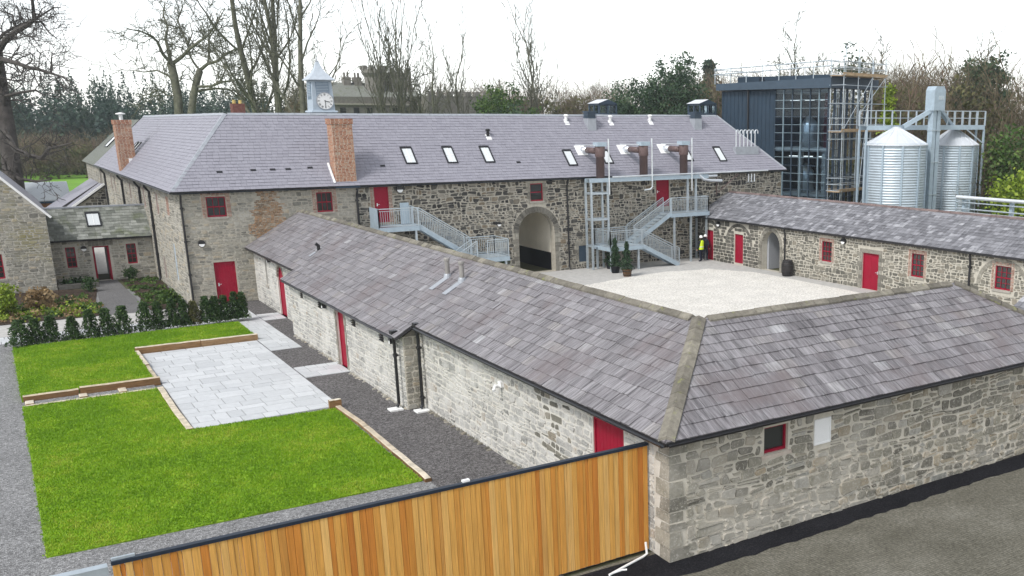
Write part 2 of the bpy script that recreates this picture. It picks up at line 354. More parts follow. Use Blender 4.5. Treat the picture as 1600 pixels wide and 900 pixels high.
# ---------------------------------------------------------------- masonry and roof generators
def O(s0, s1, t0, t1, rise=0.0, m=.03, d=.16, thru=False):
    return dict(s0=s0, s1=s1, t0=t0, t1=t1, rise=rise, m=m, d=d, thru=thru)
def arcpts(o, k=12, grow=0.0):
    c = (o['s0']+o['s1'])/2; hw = (o['s1']-o['s0'])/2+grow; sp = o['t1']-o['rise']; r = o['rise']+grow
    return [(c-hw*math.cos(math.pi*i/k), sp+r*math.sin(math.pi*i/k)) for i in range(k+1)]
def wallmesh(F, L, H, opens, thick=.45):
    mb = MB()
    xs = sorted({0, L}|{o['s0'] for o in opens}|{o['s1'] for o in opens}); ts = sorted({0, H}|{o['t0'] for o in opens}|{o['t1'] for o in opens})
    for a, b in zip(xs, xs[1:]):
        for c, d in zip(ts, ts[1:]):
            if b-a < 1e-6 or d-c < 1e-6: continue
            cs, ct = (a+b)/2, (c+d)/2
            hit = [o for o in opens if o['s0'] < cs < o['s1'] and o['t0'] < ct < o['t1']]
            if not hit: mb.add([F(a,c),F(b,c),F(b,d),F(a,d)], [(0,1,2,3)])
            if not hit or not hit[0]['thru']: mb.add([F(a,c,-thick),F(b,c,-thick),F(b,d,-thick),F(a,d,-thick)], [(3,2,1,0)])
    for o in opens:
        dp = thick if o['thru'] else o['d']
        if o['rise'] > 0:
            pl = [(o['s0'], o['t0'])]+arcpts(o)+[(o['s1'], o['t0'])]
            A = arcpts(o); k = len(A)//2
            for i in range(len(A)-1):
                cn = (o['s0'], o['t1']) if i < k else (o['s1'], o['t1'])
                mb.add([F(*cn), F(*A[i]), F(*A[i+1])], [(0,1,2)])
                if o['thru']: mb.add([F(*cn,-thick), F(*A[i],-thick), F(*A[i+1],-thick)], [(2,1,0)])
        else: pl = [(o['s0'],o['t0']),(o['s0'],o['t1']),(o['s1'],o['t1']),(o['s1'],o['t0'])]
        for (a, b), (c, d) in zip(pl, pl[1:]+pl[:1]):
            mb.add([F(a,b,0),F(c,d,0),F(c,d,-dp),F(a,b,-dp)], [(0,1,2,3)])
    for q in ([(0,0),(0,H)], [(0,H),(L,H)], [(L,H),(L,0)]):
        (a,b),(c,d) = q; mb.add([F(a,b,0),F(c,d,0),F(c,d,-thick),F(a,b,-thick)], [(0,1,2,3)])
    return mb
def stones(F, L, H, opens, rng, h=(.12,.28), w=(.18,.55), gap=.02, proud=(.012,.035), t0=0.0, wob=.03, split=.25, limit=None, s00=0.0, round_=.2, big=0.0, jit=.5):
    """rubble laid in wavering rows; returns [(verts, faces, tint, area, centre)]"""
    out = []; t = t0; rows = [t0]
    while t < H-1e-6:
        rh = rng.uniform(*h)
        if H-(t+rh) < h[0]*.7: rh = H-t
        t += rh; rows.append(t)
    ph = [(rng.uniform(0,6.28), rng.uniform(.6,1.6), rng.uniform(0,6.28), rng.uniform(2,4)) for _ in rows]
    def bnd(r, s):
        if r == 0 or r == len(rows)-1: return rows[r]
        a, b, c, d = ph[r]; return rows[r] + wob*(math.sin(a+b*s)*.6+math.sin(c+d*s)*.4)
    for r in range(len(rows)-1):
        s = s00 - rng.uniform(0, .1); lo_t, hi_t = rows[r], rows[r+1]; rh = hi_t-lo_t
        while s < L:
            wd = min(w[1], w[0]+(w[1]-w[0])*rng.betavariate(1.6,2.6)) * (.75+.5*min(1, rh/max(h[1],1e-6)))
            if big and rng.random() < big: wd *= 1.5
            a, b = max(s, s00), min(s+wd, L); s += wd
            if L-b < w[0]*.45: b = L; s = L+1
            if b-a < .05: continue
            segs = [(a, b)]
            for o in opens:
                m = o['m']; bt, tt = o['t0']-m, o['t1']+m
                if hi_t <= bt+.015 or lo_t >= tt-.015: continue
                sp = o['t1']-o['rise']; hw = (o['s1']-o['s0'])/2+m; c = (o['s0']+o['s1'])/2
                if o['rise'] > 0 and lo_t > sp: hw *= math.sqrt(max(0, 1-((lo_t-sp)/(o['rise']+m))**2))
                e0, e1 = c-hw, c+hw; ns = []
                for p, q in segs:
                    if q <= e0 or p >= e1: ns.append((p, q)); continue
                    if e0-p > .06: ns.append((p, e0))
                    if q-e1 > .06: ns.append((e1, q))
                segs = ns
            for p, q in segs:
                cells = [(0.0, 1.0)]
                if rng.random() < split and rh > .17 and q-p < .8:
                    k = rng.uniform(.35,.65); cells = [(0.0, k), (k, 1.0)]
                for c0, c1 in cells:
                    def tt(x, f): y0 = bnd(r, x); return y0+(bnd(r+1, x)-y0)*f
                    g = gap*.5*rng.uniform(.5,1.5); j = min(q-p, rh)*.11*jit
                    p2, q2 = p+g, q-g
                    if q2-p2 < .03: continue
                    qd = [(p2+rng.uniform(-j,j)*(p>s00+.01), tt(p2,c0)+g), (q2+rng.uniform(-j,j)*(q<L-.01), tt(q2,c0)+g), (q2+rng.uniform(-j,j)*(q<L-.01), tt(q2,c1)-g), (p2+rng.uniform(-j,j)*(p>s00+.01), tt(p2,c1)-g)]
                    cx = sum(x for x,_ in qd)/4; cy = sum(y for _,y in qd)/4
                    if limit and not limit(cx, max(y for _,y in qd), cy): continue
                    pl = []
                    for i in range(4):
                        (x0,y0),(x1,y1),(x2,y2) = qd[i-1], qd[i], qd[(i+1)%4]
                        c = round_*rng.uniform(.3,1.4)
                        dx, dy = x0-x1, y0-y1; l = math.hypot(dx,dy)+1e-9; k = min(c*min(l,.3),.045)/l; pl.append((x1+dx*k, y1+dy*k+rng.uniform(-j,j)*.45))
                        dx, dy = x2-x1, y2-y1; l = math.hypot(dx,dy)+1e-9; k = min(c*min(l,.3),.045)/l; pl.append((x1+dx*k, y1+dy*k+rng.uniform(-j,j)*.45))
                    pr = rng.uniform(*proud); n = 8; ins = rng.uniform(.80,.90)
                    tx, ty = rng.uniform(-.25,.25)*pr, rng.uniform(-.25,.25)*pr
                    vs = [F(x,y,-.01) for x,y in pl]+[F(cx+(x-cx)*(1-(1-ins)*.35/max(abs(q2-p2),.12)*.25), cy+(y-cy)*.97, pr*.55) for x,y in pl]
                    ring = []
                    for x, y in pl:
                        k = 1-min(.35, .022/max(.04, math.hypot(x-cx, y-cy))); ring.append(F(cx+(x-cx)*k, cy+(y-cy)*k, pr+tx*(1 if x>cx else -1)+ty*(1 if y>cy else -1)))
                    vs = [F(x,y,-.01) for x,y in pl]+ring
                    fs = [(i,(i+1)%n,n+(i+1)%n,n+i) for i in range(n)]+[tuple(range(n,2*n))]
                    out.append((vs, fs, rng.random(), (q2-p2)*rh*(c1-c0), F(cx,cy,0)))
    return out
def clip_poly(pl, cp):
    """clip polygon pl by convex polygon cp (counter-clockwise)"""
    for i in range(len(cp)):
        (ax,ay),(bx,by) = cp[i], cp[(i+1)%len(cp)]; o = []
        sd = lambda p: (bx-ax)*(p[1]-ay)-(by-ay)*(p[0]-ax)
        for j in range(len(pl)):
            p, q = pl[j-1], pl[j]; a, b = sd(p), sd(q)
            if (a < 0) != (b < 0):
                k = a/(a-b); o.append((p[0]+(q[0]-p[0])*k, p[1]+(q[1]-p[1])*k))
            if b >= 0: o.append(q)
        pl = o
        if len(pl) < 3: return []
    return pl
def slates(F, poly, course, wr, rng, lap=.06, thick=.02, wmix=None, wavy=.004, jl=.0):
    out = []; T = max(t for _,t in poly); L0 = min(s for s,_ in poly); L1 = max(s for s,_ in poly)
    r = 0; t = 0.0
    while t < T-.03:
        c = course(t/T) if callable(course) else course
        s = L0 - rng.uniform(0, wr[1])
        while s < L1:
            wd = rng.uniform(*wr); g = .004
            a, b = s+g, s+wd-g; s += wd
            j = rng.uniform(-jl, jl)
            rect = [(a,t+j),(b,t+j+rng.uniform(-jl,jl)*.5),(b,t+c+lap),(a,t+c+lap)]
            pl = clip_poly(rect, poly)
            if len(pl) < 3: continue
            n0 = thick*rng.uniform(.7,1.5); n = len(pl); tw = rng.uniform(-wavy, wavy)
            hh = lambda x,y: .006+n0*(1-(y-t)/(c+lap))+tw*(x-a)/max(wd,.01)
            vs = [F(x,y,hh(x,y)) for x,y in pl]+[F(x,y,-.004) for x,y in pl]
            fs = [tuple(range(n))]+[(i,n+i,n+(i+1)%n,(i+1)%n) for i in range(n)]
            A = .5*abs(sum(pl[i-1][0]*pl[i][1]-pl[i][0]*pl[i-1][1] for i in range(n)))
            if A < .002: continue
            out.append((vs, fs, rng.random(), A, F(sum(p[0] for p in pl)/n, sum(p[1] for p in pl)/n, 0)))
        t += c; r += 1
    return out
CAM = Vector((0,0,9.6))
def lay(pieces, name, mat, parent, keep=0, plural=None):
    """the pieces that show largest become parts of their own, the rest one joined part"""
    if keep:
        fwd = Vector((.568,.785,-.247))
        def key(p):
            d = Vector(p[4])-CAM; dep = d.dot(fwd); u = 1098+1521*d.dot(Vector((.81,-.5866,0)))/max(dep,.1)
            vis = 1.0 if -10 < u < 1610 and dep > 2 else 0.0
            return -vis*p[3]/max(1,dep*dep)
        pieces = sorted(pieces, key=key)
        for vs, fs, t, a, c in pieces[:keep]: mesh_obj(name, vs, fs, mat, parent, tint=[t]*len(fs))
    rest = pieces[keep:]
    if rest:
        mb = MB()
        for vs, fs, t, a, c in rest: mb.add(vs, fs, t)
        return stuff(mb.build(plural or name+'_field', mat, parent))
def voussoirs(F, o, rng, depth=.28, k=15, proud=.03, mat=None, parent=None, name='arch_stone'):
    A0 = arcpts(o, k); A1 = arcpts(o, k, depth); e = .012
    for i in range(k):
        lp = lambda p, q, f: (p[0]+(q[0]-p[0])*f, p[1]+(q[1]-p[1])*f)
        q = [lp(A0[i],A0[i+1],.05), lp(A0[i],A0[i+1],.95), lp(A1[i],A1[i+1],.95), lp(A1[i],A1[i+1],.05)]
        pr = proud*rng.uniform(.7,1.3)
        mb = MB(); mb.prism(q, lambda a,b: F(a,b,-.12), lambda a,b: F(a,b,pr), rng.random()); mb.build(name, mat, parent)
def quoins(F, s, t0, t1, side, rng, mat, parent, w=(.22,.42), h=.27, proud=.03, name='jamb_stone'):
    """dressed stones up one side of an opening; side=-1 to the left of s, +1 to the right"""
    t = t0; i = 0
    while t < t1-.05:
        hh = min(h*rng.uniform(.8,1.2), t1-t)
        if t1-(t+hh) < .1: hh = t1-t
        ww = w[i%2]*rng.uniform(.9,1.1); a, b = (s-ww, s) if side < 0 else (s, s+ww)
        mb = MB(); mb.fbox(F, a+.005, b-.005, t+.008, t+hh-.008, -.06, proud*rng.uniform(.7,1.2), rng.random()); mb.build(name, mat, parent)
        t += hh; i += 1
def bricks(F, s0, s1, t0, t1, opens, rng, mat, parent, name='brick_surround', bw=.225, bh=.075, proud=(.028,.034), base=None, limit=None):
    ps = stones(F, s1, t1, opens, rng, (bh,bh), (bw*.66,bw*.86), .017, proud, t0, 0, 0, limit, s0, .03)
    mb = MB()
    if base: mb2 = MB(); mb2.fbox(F, s0, s1, t0, t1, -.05, proud[0]-.010); mb2.build('mortar_bed', base, parent)
    for vs, fs, t, a, c in ps: mb.add(vs, fs, t)
    return stuff(mb.build(name, mat, parent))
def ridge_tiles(parent, a, b, wa, wb, length, rng, mat, name='ridge_tile', w=.2, th=.045, lift=.03, stop=0):
    """angled cappings from a to b; wa/wb = unit vectors down the two slopes"""
    a = Vector(a); b = Vector(b); wa = Vector(wa).normalized(); wb = Vector(wb).normalized(); L = (b-a).length; d = (b-a)/L
    k = max(1, round(L/length)); up = Vector((0,0,lift)); mb = None
    for i in range(k):
        p = a+d*(L*i/k+.008)+up; q = a+d*(L*(i+1)/k-.008)+up; dz = Vector((0,0,rng.uniform(-.008,.012)))
        m = MB() if (stop == 0 or i < stop) else (mb or MB())
        prof = lambda c: [c+wa*w+dz, c+dz, c+wb*w+dz, c+wb*w+dz+V(0,0,th), c+dz+V(0,0,th*1.3), c+wa*w+dz+V(0,0,th)]
        vs = prof(p)+prof(q)
        m.add(vs, [(0,1,4,5),(1,2,3,4),(11,10,7,6),(10,9,8,7),(0,6,7,1),(1,7,8,2),(5,4,10,11),(4,3,9,10),(0,5,11,6),(2,8,9,3)], rng.random())
        if stop and i >= stop: mb = m
        else: m.build(name, mat, parent)
    if mb: stuff(mb.build(name+'_run', mat, parent))

# ---------------------------------------------------------------- joinery and fittings
def window(F, s0, s1, t0, t1, parent, cols=2, rows=4, n=-.10, mat=None, sill=True, gl=None, fw=.055, meet=True):
    mat = mat or m_red; mb = MB()
    mb.fbox(F,s0,s0+fw,t0,t1,n-.05,n+.03); mb.fbox(F,s1-fw,s1,t0,t1,n-.05,n+.03)
    mb.fbox(F,s0+fw,s1-fw,t0,t0+fw*1.4,n-.05,n+.034); mb.fbox(F,s0+fw,s1-fw,t1-fw,t1,n-.05,n+.03)
    o = mb.build('window', mat, parent)
    g = MB(); g.fbox(F,s0+fw,s1-fw,t0+fw,t1-fw,n-.05,n-.02); g.build('pane', gl or m_glass, o)
    b = MB()
    for i in range(1, cols): x = s0+fw+(s1-s0-2*fw)*i/cols; b.fbox(F,x-.012,x+.012,t0+fw,t1-fw,n-.018,n+.012)
    for i in range(1, rows):
        y = t0+fw+(t1-t0-2*fw)*i/rows; k = .028 if (meet and i*2 == rows) else .012; b.fbox(F,s0+fw,s1-fw,y-k,y+k,n-.016,n+(.022 if k>.02 else .010))
    if cols > 1 or rows > 1: b.build('glazing_bar', mat, o)
    if sill: q = MB(); q.fbox(F,s0-.08,s1+.08,t0-.11,t0-.003,n-.06,.05); q.build('sill', m_sill, o)
    return o
def door(F, s0, s1, t0, t1, parent, n=-.10, boards=6, rise=0.0, handle=.25, mat=None, hs=1):
    mat = mat or m_red; mb = MB(); o = O(s0, s1, t0, t1, rise)
    top = lambda s: t1 if not rise else t1-rise+rise*math.sqrt(max(0,1-((s-(s0+s1)/2)/((s1-s0)/2))**2))
    fw = .06
    xs = [s0+fw+(s1-s0-2*fw)*i/boards for i in range(boards+1)]
    for a, b in zip(xs, xs[1:]):
        ta, tb = top(a+.004)-fw*.7, top(b-.004)-fw*.7
        mb.hexa([F(a+.004,t0,n-.04),F(b-.004,t0,n-.04),F(b-.004,t0,n),F(a+.004,t0,n),F(a+.004,ta,n-.04),F(b-.004,tb,n-.04),F(b-.004,tb,n),F(a+.004,ta,n)])
    mb.fbox(F,s0+fw,s1-fw,t0,min(top(s0+fw),t1)-fw,n-.05,n-.008)
    d = mb.build('door', mat, parent)
    fr = MB()
    if rise:
        A = [(s0,t0)]+arcpts(o)+[(s1,t0)]; B = [(s0+fw,t0)]+[((p[0]-(s0+s1)/2)*(1-2*fw/(s1-s0))+(s0+s1)/2, p[1]-fw*.6) for p in arcpts(o)]+[(s1-fw,t0)]
        for i in range(len(A)-1): fr.prism([A[i],A[i+1],B[i+1],B[i]], lambda a,b: F(a,b,n-.06), lambda a,b: F(a,b,n+.03))
    else:
        fr.fbox(F,s0,s0+fw,t0,t1,n-.06,n+.03); fr.fbox(F,s1-fw,s1,t0,t1,n-.06,n+.03); fr.fbox(F,s0+fw,s1-fw,t1-fw,t1,n-.06,n+.03)
    fr.build('door_frame', mat, d)
    if handle:
        x = s0+.16 if hs > 0 else s1-.16
        h = MB(); h.fbox(F,x-.03,x+.03,t0+.95,t0+1.12,n,n+.012); h.tube([F(x,t0+1.05,n+.01),F(x,t0+1.05,n+.06),F(x+.13*hs,t0+1.05,n+.06)],.013,6); h.build('handle', m_steel, d)
    return d
def wall_lamp(F, s, t, parent, r=.17, name='wall_lamp'):
    mb = MB(); k = 12
    mb.tube([F(s,t,0),F(s,t,.10)], r, 14)
    o = mb.build(name, m_black, parent)
    h = MB(); h.prism([(s+r*1.05*math.cos(math.pi*i/k), t+.01+r*1.05*math.sin(math.pi*i/k)) for i in range(k+1)], lambda a,b: F(a,b,.0), lambda a,b: F(a,b,.16)); h.build('hood', m_black, o)
    g = MB(); g.prism([(s-r*.85*math.cos(math.pi*i/k), t-.01-r*.85*math.sin(math.pi*i/k)) for i in range(k+1)], lambda a,b: F(a,b,.08), lambda a,b: F(a,b,.15)); g.build('diffuser', m_white, o)
    return o
def downpipe(F, s, ttop, parent, tbot=.08, r=.05, out=.32, hopper=False, shoe=True, name='downpipe'):
    mb = MB()
    pts = [F(s,ttop,out),F(s,ttop-.12,out),F(s,ttop-.42,.09),F(s,tbot+.12,.09)]
    if shoe: pts += [F(s,tbot,.16)]
    mb.tube(pts, r, 10)
    t = ttop-.7
    while t > tbot+.3: mb.fbox(F,s-r*1.7,s+r*1.7,t-.03,t+.03,.0,.10+r*.9); mb.tube([F(s,t-.06,.09),F(s,t+.06,.09)], r*1.25, 10); t -= 1.75
    if hopper: mb.fbox(F,s-.13,s+.13,ttop-.10,ttop+.16,out-.12,out+.10)
    return mb.build(name, m_black, parent)
def gutter(parent, a, b, r=.065, n=9):
    a = Vector(a); b = Vector(b); d = (b-a).normalized(); sd = d.cross(V(0,0,1)); mb = MB(); vs = []
    for p in (a, b):
        for rr in (r, r*.8):
            for i in range(n):
                t = math.pi+math.pi*i/(n-1); vs.append(p+sd*math.cos(t)*rr+V(0,0,math.sin(t)*rr))
    fs = [(i,i+1,2*n+i+1,2*n+i) for i in range(n-1)]+[(n+i+1,n+i,3*n+i,3*n+i+1) for i in range(n-1)]+[(0,2*n,3*n,n),(n-1,2*n-1,4*n-1,3*n-1)]
    fs += [(i,n+i,n+i+1,i+1) for i in range(n-1)]+[(2*n+i,2*n+i+1,3*n+i+1,3*n+i) for i in range(n-1)]
    mb.add(vs, fs)
    return mb.build('gutter', m_black, parent)
def skylight(F, s0, s1, t0, t1, parent, cols=2, rows=2, h=.09, tilt=0.0):
    mb = MB(); w = .075
    mb.fbox(F,s0,s0+w,t0,t1,-.02,h); mb.fbox(F,s1-w,s1,t0,t1,-.02,h); mb.fbox(F,s0+w,s1-w,t0,t0+w,-.02,h); mb.fbox(F,s0+w,s1-w,t1-w*1.8,t1,-.02,h+.012)
    o = mb.build('skylight', m_black, parent)
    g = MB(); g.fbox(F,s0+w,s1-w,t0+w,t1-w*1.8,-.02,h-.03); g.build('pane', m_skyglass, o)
    b = MB()
    for i in range(1, cols): x = s0+w+(s1-s0-2*w)*i/cols; b.fbox(F,x-.012,x+.012,t0+w,t1-w*1.8,h-.029,h-.012)
    for i in range(1, rows): y = t0+w+(t1-t0-2.8*w)*i/rows; b.fbox(F,s0+w,s1-w,y-.012,y+.012,h-.029,h-.014)
    if cols > 1: b.build('glazing_bar', m_white, o)
    return o
def roofslab(name, poly, F, parent, th=.12, mat=None):
    mb = MB(); mb.prism(poly, lambda a,b: F(a,b,-th), lambda a,b: F(a,b,-.006)); return mb.build(name, mat or m_under, parent)

# ---------------------------------------------------------------- ground
def sheet(name, poly, z, mat, parent=None):
    return structure(mesh_obj(name, [(x,y,z) for x,y in poly], [tuple(range(len(poly)))], mat, parent))
def rectp(x0,x1,y0,y1): return [(x0,y0),(x1,y0),(x1,y1),(x0,y1)]
sheet('ground', rectp(-500,700,-150,900), -.03, m_ground)
sheet('meadow', rectp(-160,60,118,330), -.012, m_field)
sheet('forecourt', rectp(-20,60,-15,17.45), -.008, m_mat)
# ragged edge of the fresh tarmac along the front wall
rg = random.Random(5)
edge = [(x*.25, 15.95+rg.uniform(-.05,.05)) for x in range(46, 150)]
sheet('tarmac_strip', [(11.0,17.3)]+[(-2,17.6),(-2,17.0)]+[(6,16.6),(9.5,16.35),(11.0,16.05)]+edge+[(37.4,16.9)], -.002, m_tarmac)
sheet('gravel_yard', rectp(-14,8.95,17.5,66), -.004, m_gravelG)
sheet('dark_gravel_strip', [(8.88,17.6),(11.5,17.6),(11.5,57.6),(8.88,57.6),(8.6,40),(8.7,25.0)], 0.0, m_gravelD)
sheet('courtyard_paving', rectp(14.2,41.6,19.5,58.0), -.002, m_concrete)
def yard():
    r = random.Random(3); pts = []
    q = [(17.5,30.0),(29.2,22.6),(39.6,26.5),(39.95,38.9),(40.05,49.4),(38.5,52.4),(35.2,53.1),(31.0,52.2),(28.6,51.4),(24.2,50.2),(20.0,50.4),(17.5,47)]
    for (a,b),(c,d) in zip(q, q[1:]+q[:1]):
        for i in range(8): k = i/8; pts.append((a+(c-a)*k+r.uniform(-.12,.12), b+(d-b)*k+r.uniform(-.12,.12)))
    return pts
sheet('courtyard_gravel', yard(), .003, m_gravelY)
sheet('garden_path', [(3.95,57.5),(5.95,57.3),(5.9,60.5),(5.75,70.4),(4.55,70.4),(4.1,62)], .002, m_path)
sheet('rear_yard', rectp(2.6,7.9,73.75,90), .0, m_concrete)
sheet('garden_walk', rectp(-14,8.9,54.2,57.4), 0.0, m_concrete)

# ---------------------------------------------------------------- patio, paths: slabs
def slab_area(name, rects, lx, ly, seed):
    base = MB()
    for x0,x1,y0,y1 in rects: base.box(x0,x1,y0,y1,-.05,.012)
    o = structure(base.build(name, m_joint)); r = random.Random(seed)
    for x0,x1,y0,y1 in rects:
        y = y0
        while y < y1-.05:
            hh = min(ly*r.choice((.75,1,1,1.35)), y1-y)
            if y1-y-hh < .15: hh = y1-y
            x = x0-r.uniform(0,lx*.5)*(x1-x0>2)
            while x < x1-.03:
                ww = lx*r.choice((.7,1,1,1.4)); a, b = max(x,x0), min(x+ww,x1); x += ww
                if x1-b < .12: b = x1; x = x1
                if b-a < .05: continue
                g = .011; z = .030+r.uniform(-.003,.003); c = .006
                mb = MB(); mb.add([(a+g,y+g,.0),(b-g,y+g,.0),(b-g,y+hh-g,.0),(a+g,y+hh-g,.0),(a+g+c,y+g+c,z),(b-g-c,y+g+c,z),(b-g-c,y+hh-g-c,z),(a+g+c,y+hh-g-c,z)],
                                  [(4,5,6,7),(0,1,5,4),(1,2,6,5),(2,3,7,6),(3,0,4,7)], r.random())
                mb.build('paving_slab', m_slab, o)
            y += hh
    return o
slab_area('patio', [(4.26,8.86,33.75,46.55)], .68, .62, 21)
slab_area('paved_path', [(8.9,10.18,44.0,56.6),(8.9,10.62,38.4,40.3),(10.2,11.26,51.2,53.0),(8.9,10.5,56.62,57.5),(4.6,8.86,51.9,54.0),(-3.0,4.55,52.3,54.0)], .6, .6, 22)

# ---------------------------------------------------------------- lawn: raised upper part, lower part
LAWN_UP = [[(-.1,40.75),(4.05,40.75),(4.05,46.9),(8.9,46.9),(8.9,50.75),(-.1,50.35)]]
LAWN_LO = [[(-.12,25.2),(8.55,24.95),(8.62,33.45),(4.1,33.75),(4.1,40.0),(-.1,40.0)]]
def lawn(name, poly, z, n_m2, seed):
    # one sheet with a soft edge and the blades standing on it
    xs = [p[0] for p in poly]; ys = [p[1] for p in poly]
    mesh_base = MB(); m = len(poly)
    mesh_base.prism(poly, lambda a,b: (a,b,-.02), lambda a,b: (a,b,z)); b = mesh_base.build(name+'_bed', m_grassbase); structure(b)
    r = np.random.default_rng(seed); A = (max(xs)-min(xs))*(max(ys)-min(ys)); N = int(A*n_m2)
    P = np.stack([r.uniform(min(xs)-.04,max(xs)+.04,N), r.uniform(min(ys)-.04,max(ys)+.04,N)], 1)
    ins = np.zeros(N, bool); j = m-1
    for i in range(m):
        xi, yi = poly[i]; xj, yj = poly[j]
        c = ((yi > P[:,1]) != (yj > P[:,1])) & (P[:,0] < (xj-xi)*(P[:,1]-yi)/((yj-yi) if yj != yi else 1e-9)+xi); ins ^= c; j = i
    P = P[ins]; N = len(P); P = P+r.normal(size=P.shape)*.022
    a = r.uniform(0,2*np.pi,N); w = r.uniform(.012,.026,N); h = r.uniform(.02,.065,N); ln = r.uniform(0,.05,N); la = r.uniform(0,2*np.pi,N)
    B = np.zeros((N,3,3)); B[:,0,:2] = P-np.stack([np.cos(a)*w,np.sin(a)*w],1); B[:,1,:2] = P+np.stack([np.cos(a)*w,np.sin(a)*w],1)
    B[:,0,2] = B[:,1,2] = z-.005; B[:,2,:2] = P+np.stack([np.cos(la)*ln,np.sin(la)*ln],1); B[:,2,2] = z+h
    g = r.uniform(0,1,(64,64)); g2 = r.uniform(0,1,(160,160))        # clumps and worn patches
    def lat(gr, s):
        q = P/s; i = np.floor(q).astype(int); f = q-i; f = f*f*(3-2*f); m_ = len(gr)
        G = lambda a,b: gr[(i[:,0]+a)%m_,(i[:,1]+b)%m_]
        return (G(0,0)*(1-f[:,0])+G(1,0)*f[:,0])*(1-f[:,1])+(G(0,1)*(1-f[:,0])+G(1,1)*f[:,0])*f[:,1]
    patch = .45*lat(g,1.7)+.30*lat(g2,.55)+.25*lat(g2,.2)
    t = np.clip((patch-.5)*1.9+.42+r.normal(size=N)*.20, 0, 1); h *= .6+.8*lat(g2,.31)
    o = np_obj(name, B.reshape(-1,3), np.arange(N*3).reshape(-1,3), m_grass, t)
    tag(o, None, 'grass', None, 'stuff'); return o
o = lawn('lawn', LAWN_UP[0], .20, 1100, 1); o['label'] = 'raised upper lawn of short grass below the row of yews'
o = lawn('lawn', LAWN_LO[0], .03, 1100, 2); o['label'] = 'large lower lawn of short green grass by the timber gate'

# ---------------------------------------------------------------- sleepers round the lawn
def sleeper(a, b, w, z0, z1, label, seed):
    r = random.Random(seed); a = Vector((*a,0)); b = Vector((*b,0)); d = (b-a).normalized(); n = V(-d.y,d.x,0); c = .015
    mb = MB(); vs = []
    k = 7
    for i in range(k):
        p = a+(b-a)*i/(k-1)+n*r.uniform(-.008,.008); e = r.uniform(-.008,.008)
        for o, z in ((-w/2,z0),(-w/2,z1-c),(-w/2+c,z1),(w/2-c,z1),(w/2,z1-c),(w/2,z0)): vs.append(p+n*o+V(0,0,z+e*(z>z0)))
    fs = [(i*6+j,(i+1)*6+j,(i+1)*6+(j+1)%6,i*6+(j+1)%6) for i in range(k-1) for j in range(6)]+[tuple(range(6)), tuple(range(k*6-1,k*6-7,-1))]
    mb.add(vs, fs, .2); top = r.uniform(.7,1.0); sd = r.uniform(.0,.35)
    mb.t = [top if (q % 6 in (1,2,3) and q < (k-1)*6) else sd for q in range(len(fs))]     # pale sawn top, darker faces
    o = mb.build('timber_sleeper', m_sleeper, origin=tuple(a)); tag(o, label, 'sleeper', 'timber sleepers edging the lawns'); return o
sleeper((4.1,46.72),(6.6,46.75),.22,.0,.30,'long timber sleeper at the left end of the retaining edge above the patio',1)
sleeper((6.62,46.75),(8.95,46.78),.22,.0,.29,'timber sleeper at the right end of the retaining edge above the patio',2)
sleeper((4.12,46.6),(4.14,43.6),.20,.0,.19,'upper sleeper along the left side of the patio',3)
sleeper((4.14,43.57),(4.12,40.75),.20,.0,.16,'second sleeper along the left side of the patio, next to the gravel steps',4)
sleeper((4.12,39.9),(4.1,36.8),.20,.0,.085,'weathered sleeper along the left side of the patio beside the lower lawn',5)
sleeper((4.1,36.77),(4.14,33.7),.20,.0,.075,'lowest sleeper on the left side of the patio, ending at its corner',6)
sleeper((-.05,40.72),(1.62,40.72),.22,.0,.24,'short riser sleeper at the left end of the gravel steps',7)
sleeper((1.66,40.66),(4.22,40.66),.22,.0,.30,'long riser sleeper of the gravel steps reaching the patio corner',8)
sleeper((-.05,39.98),(1.3,39.98),.14,.0,.06,'low sleeper edging the gravel steps at the left end',9)
sleeper((1.33,39.98),(4.0,39.98),.14,.0,.055,'low sleeper edging the gravel steps towards the patio',10)
for i, x in enumerate((.12, 1.72, 2.95)):
    sleeper((x,40.02),(x,40.56),.26,.0,.09,('leftmost','middle','rightmost')[i]+' pale cross sleeper lying in the gravel steps',20+i)
sleeper((8.72,33.5),(8.78,30.6),.18,.0,.10,'far sleeper edging the lower lawn beside the dark gravel strip',30)
sleeper((8.78,30.57),(8.72,27.7),.18,.0,.10,'middle sleeper edging the lower lawn beside the dark gravel strip',31)
sleeper((8.72,27.67),(8.66,24.8),.18,.0,.11,'near sleeper edging the lower lawn, ending behind the timber gate',32)
sleeper((8.46,33.62),(8.86,33.62),.16,.0,.30,'short upright block of sleeper at the near corner of the patio',33)
sheet('step_gravel', rectp(-.05,4.0,40.05,40.56), .045, m_gravelG)

# ---------------------------------------------------------------- courtyard range: west arm and front arm
def hipdirs(d, n1, n2):
    d = Vector(d).normalized(); r = []
    for n in (n1, n2):
        w = d.cross(Vector(n)).normalized()
        if w.z > 0: w = -w
        r.append(w)
    return r
rg = random.Random(41)
cr = thing('courtyard_range', 'low L-shaped rubble stone range with old slate hipped roof in the foreground', 'building', (11.2,16.7,0))
FF = frame((11.2,16.7,0),(1,0,0),(0,-1,0))
oF = [O(2.67,3.41,2.0,2.66,m=.05), O(4.23,4.77,1.93,2.58,m=.02)]
wF = wallmesh(FF, 15.4, 2.9, oF).build('wall', m_mortF, cr)
FOOT = True
lay(stones(FF, 15.4, 2.88, oF, rg, (.11,.29), (.17,.54), .036, (.012,.040), -.02, .075, .45, s00=.42, big=.2, jit=2.0, round_=.3), 'stone', m_stoneF, wF, 300)
t0 = 0.0; i = 0
